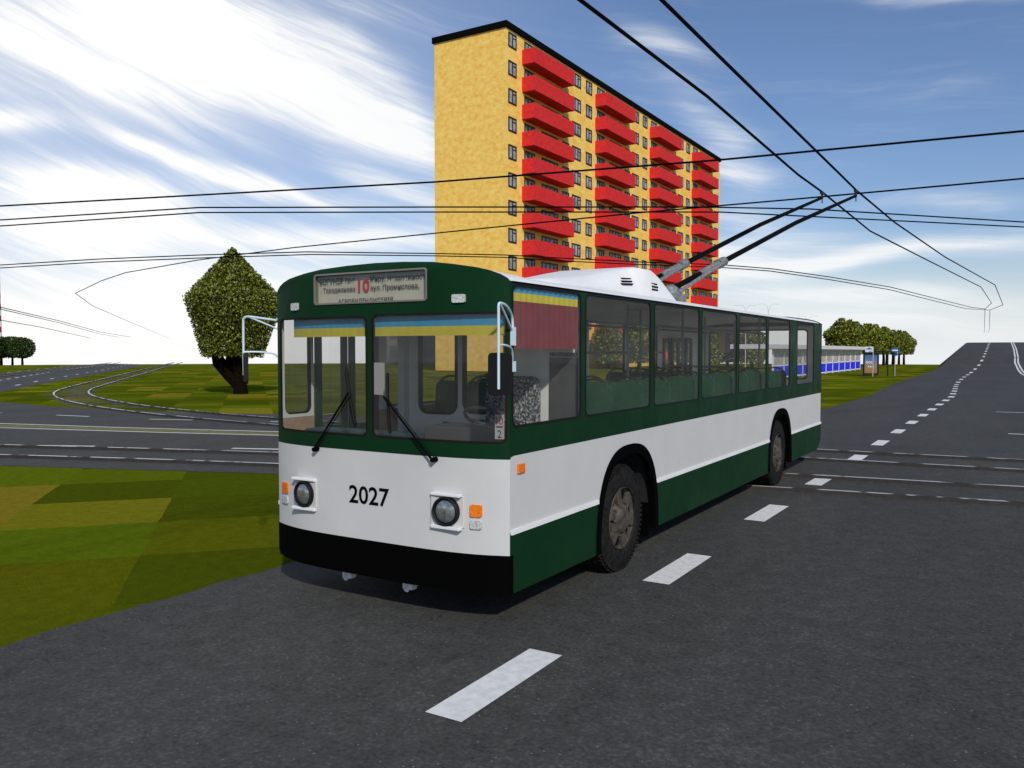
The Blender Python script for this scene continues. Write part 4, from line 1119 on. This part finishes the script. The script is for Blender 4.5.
    m = MB(); panel(m, [(.02, 1.56), (L-.04, 1.56), (L-.04, 2.68), (.02, 2.68)], hol+[[(a, 1.565), (b, 1.565), (b, 2.45), (a, 2.45)] for a, b in DR], lambda y, z, d: right(y, z, .034))
    m.use(1)
    prev = .02
    for a, b in DR+[(L-.04, 99)]:
        panel(m, [(prev, .86), (a, .86), (a, 1.558), (prev, 1.558)], [], lambda y, z, d: right(y, z, .036)); prev = b
    B(m, 'inner_wall', [LINING, TAN])
    m = MB(); panel(m, [(-1.2, .86), (1.2, .86), (1.2, 2.68), (-1.2, 2.68)], [rrect(-1.0, 1.0, 1.62, 2.62, .08)], lambda a, b, d: back(a, b, .036)); B(m, 'rear_lining', LINING)
    m = MB(); panel(m, [(1.3, 1.42), (L-.04, 1.42), (L-.04, 2.69), (1.3, 2.69)], [rrect(a, b, ZS, ZT-.01, .07) for a, b in WL[2:]]+[rrect(1.31, 2.83, ZS, ZT-.01, .07)], lambda y, z, d: left(y, z, .022)); B(m, 'side_lining', LINING)
    pt = MB()
    wh = [rrect(-.60, -.14, 1.56, 2.50, .10), rrect(-.06, .42, 1.58, 2.50, .10)]
    pf = lambda a, b, d: (a, 1.27+d, b)
    panel(pt, [(-.76, .86), (1.2, .86), (1.2, 2.66), (-.76, 2.66)], wh, pf, .03)
    pt.use(1).box(.90, 1.19, 1.255, 1.268, .9, 2.12).box(-.30, .40, 1.255, 1.268, .9, 1.48)
    pt.use(2)
    for k in range(12): pt.box(.905+.024*k, .917+.024*k, 1.25, 1.266, 2.13, 2.165)
    pa = B(pt, 'cab_partition', [LINING, DARKP, DARKP])
    for e in ((-.60, -.14, 1.56, 2.50), (-.06, .42, 1.58, 2.50)):
        g = MB(); ring(g, rrect(e[0]-.01, e[1]+.01, e[2]-.01, e[3]+.01, .11), rrect(e[0]+.02, e[1]-.02, e[2]+.02, e[3]-.02, .08), lambda a, b, d: (a, 1.262+d, b), .04); B(g, 'window_seal', RUBBER, pa)
    # dashboard, wheel, driver seat
    m = MB(); m.use(0).box(-1.15, 1.15, .06, .48, .86, 1.435).use(1).box(.30, 1.12, .16, .56, 1.436, 1.555).use(2).box(-1.1, .5, .18, .42, 1.437, 1.462)
    B(m, 'dashboard', [DARKP, mat('console_grey', (.10, .10, .10), .7), mat('blue_grey_top', (.05, .09, .11), .6)], bevel=.02)
    m = MB(); c = Vector((.66, .66, 1.58)); ax = Vector((0, .55, 1)).normalized(); uu = Vector((1, 0, 0)); vv = ax.cross(uu)
    P = [c+.245*(math.cos(2*math.pi*k/28)*uu+math.sin(2*math.pi*k/28)*vv) for k in range(29)]
    m.tube(P, .016, 6, cap=False); m.tube([c-uu*.24, c-ax*.02, c+uu*.24], .012, 6); m.tube([c, c-ax*.5], .03, 8); B(m, 'steering_wheel', mat('wheel_grey', (.06, .06, .065), .5), smooth=True)
    m = MB(); m.loft([[(a, 1.02, b) for a, b in rrect(.36, .88, 1.25, 1.93, .08)], [(a, 1.13, b) for a, b in rrect(.36, .88, 1.25, 1.95, .08)]])
    m.box(.36, .88, .62, 1.12, 1.18, 1.32).box(.52, .72, .75, 1.0, .85, 1.18); B(m, 'driver_seat', SPECK)
    # curtains in the flag colours
    def cloth(nm, fn, a0, a1, z0, z1, m, amp=.006):
        q = MB(); n = 40
        q.add([fn(a0+(a1-a0)*k/n, z, amp*math.sin(k*1.9)) for z in (z0, z1) for k in range(n+1)], [(k, k+1, n+2+k, n+1+k) for k in range(n)])
        return B(q, nm, m, smooth=True)
    sf = lambda a, z, d: (1.228+d, a, z)
    cloth('curtain', sf, .05, 1.165, 2.63, 2.70, BLUEF); cloth('curtain', sf, .05, 1.165, 2.565, 2.63, YELF); cloth('curtain', sf, .05, 1.175, 2.195, 2.565, MAROON, .005)
    wf = lambda a, z, d: front(a, z, .05+d)
    for x0, x1 in ((-1.0, -.06), (-.0, 1.21)):
        cloth('sun_strip', wf, x0, x1, 2.375, 2.465, BLUEF, .002); cloth('sun_strip', wf, x0, x1, 2.30, 2.375, YELF, .002)
    B(MB().box(-.19, .01, .0, .006, 1.81, 2.08), 'notice_card', mat('white_card', (.6, .6, .58), .7))
    B(MB().box(-.66, -.58, 1.0, 1.08, .86, 2.66), 'cab_post', mat('white_post', (.62, .62, .62), .5))
    # seats
    s0 = None; blk = mat('seat_handle', (.012, .012, .012), .5)
    spots = [(.74, y) for y in (2.05, 2.85, 3.65, 4.45, 5.25, 6.05, 6.85, 7.65, 8.45, 9.2)]+[(-.74, y) for y in (2.3, 3.1, 3.9, 6.9, 7.7, 8.5)]
    for x, y in spots:
        if s0 is None:
            x0, y0 = x, y
            cu = MB().box(x-.42, x+.42, y-.48, y-.04, 1.20, 1.30); cu.box(x-.26, x-.12, y-.4, y-.2, .85, 1.2)
            s0 = B(cu, 'seat', SEATG, bevel=.02)
            k = MB()
            for q in (-1, 1): k.loft([[(x+q*.21+a, y-.05+.09*(b-1.3), b) for a, b in rrect(-.20, .20, 1.28, 1.845, .07)], [(x+q*.21+a, y+.01+.09*(b-1.3), b) for a, b in rrect(-.20, .20, 1.28, 1.845, .07)]])
            B(k, 'backrest', SEATG, s0)
            h = MB()
            for q in (-1, 1): h.tube([(x+q*.21+.17*math.cos(t*math.pi/8), y+.03, 1.80+.10*math.sin(t*math.pi/8)) for t in range(9)], .013, 6)
            B(h, 'handle', blk, s0)
        else:
            c = s0.copy(); COL.objects.link(c); c.parent = root; c.location = (x-x0, y-y0, 0)
            for ch in s0.children:
                d = ch.copy(); COL.objects.link(d); d.parent = c
    # rails
    for x in (-.33, .33):
        B(MB().tube([(x, 1.4, 2.52), (x, L-.6, 2.52)], .018, 8), 'handrail', STEEL, smooth=True)
    B(MB().tube([(-1.17, 4.5, 2.16), (-1.17, 9.4, 2.16)], .016, 8), 'handrail', STEEL, smooth=True)
    B(MB().tube([(.35, 4.3, 2.16), (-1.15, 4.3, 2.16)], .018, 8).tube([(.35, 9.4, 1.9), (-1.15, 9.4, 1.9)], .018, 8), 'cross_rail', STEEL, smooth=True)
    for x, y in ((.35, 1.75), (.35, 4.3), (-.33, 4.3), (.35, 6.3), (-.33, 6.35), (.35, 9.05), (-.33, 9.35), (.35, 10.5), (-.33, 11.2)):
        B(MB().tube([(x, y, .85), (x, y, 2.8)], .019, 8), 'stanchion', STEEL, smooth=True)
    po = MB(); B(MB().box(-.03, .085, 9.21, 9.22, 2.15, 2.59), 'notice', mat('ochre_notice', (.80, .62, .22), .7)).location = (0, -.0, 0)
    B(MB().box(-.13, .0, 9.80, 9.81, 2.15, 2.59), 'notice', mat('violet_notice', (.46, .27, .62), .7))
trolleybus()
print('objects', len(bpy.data.objects))
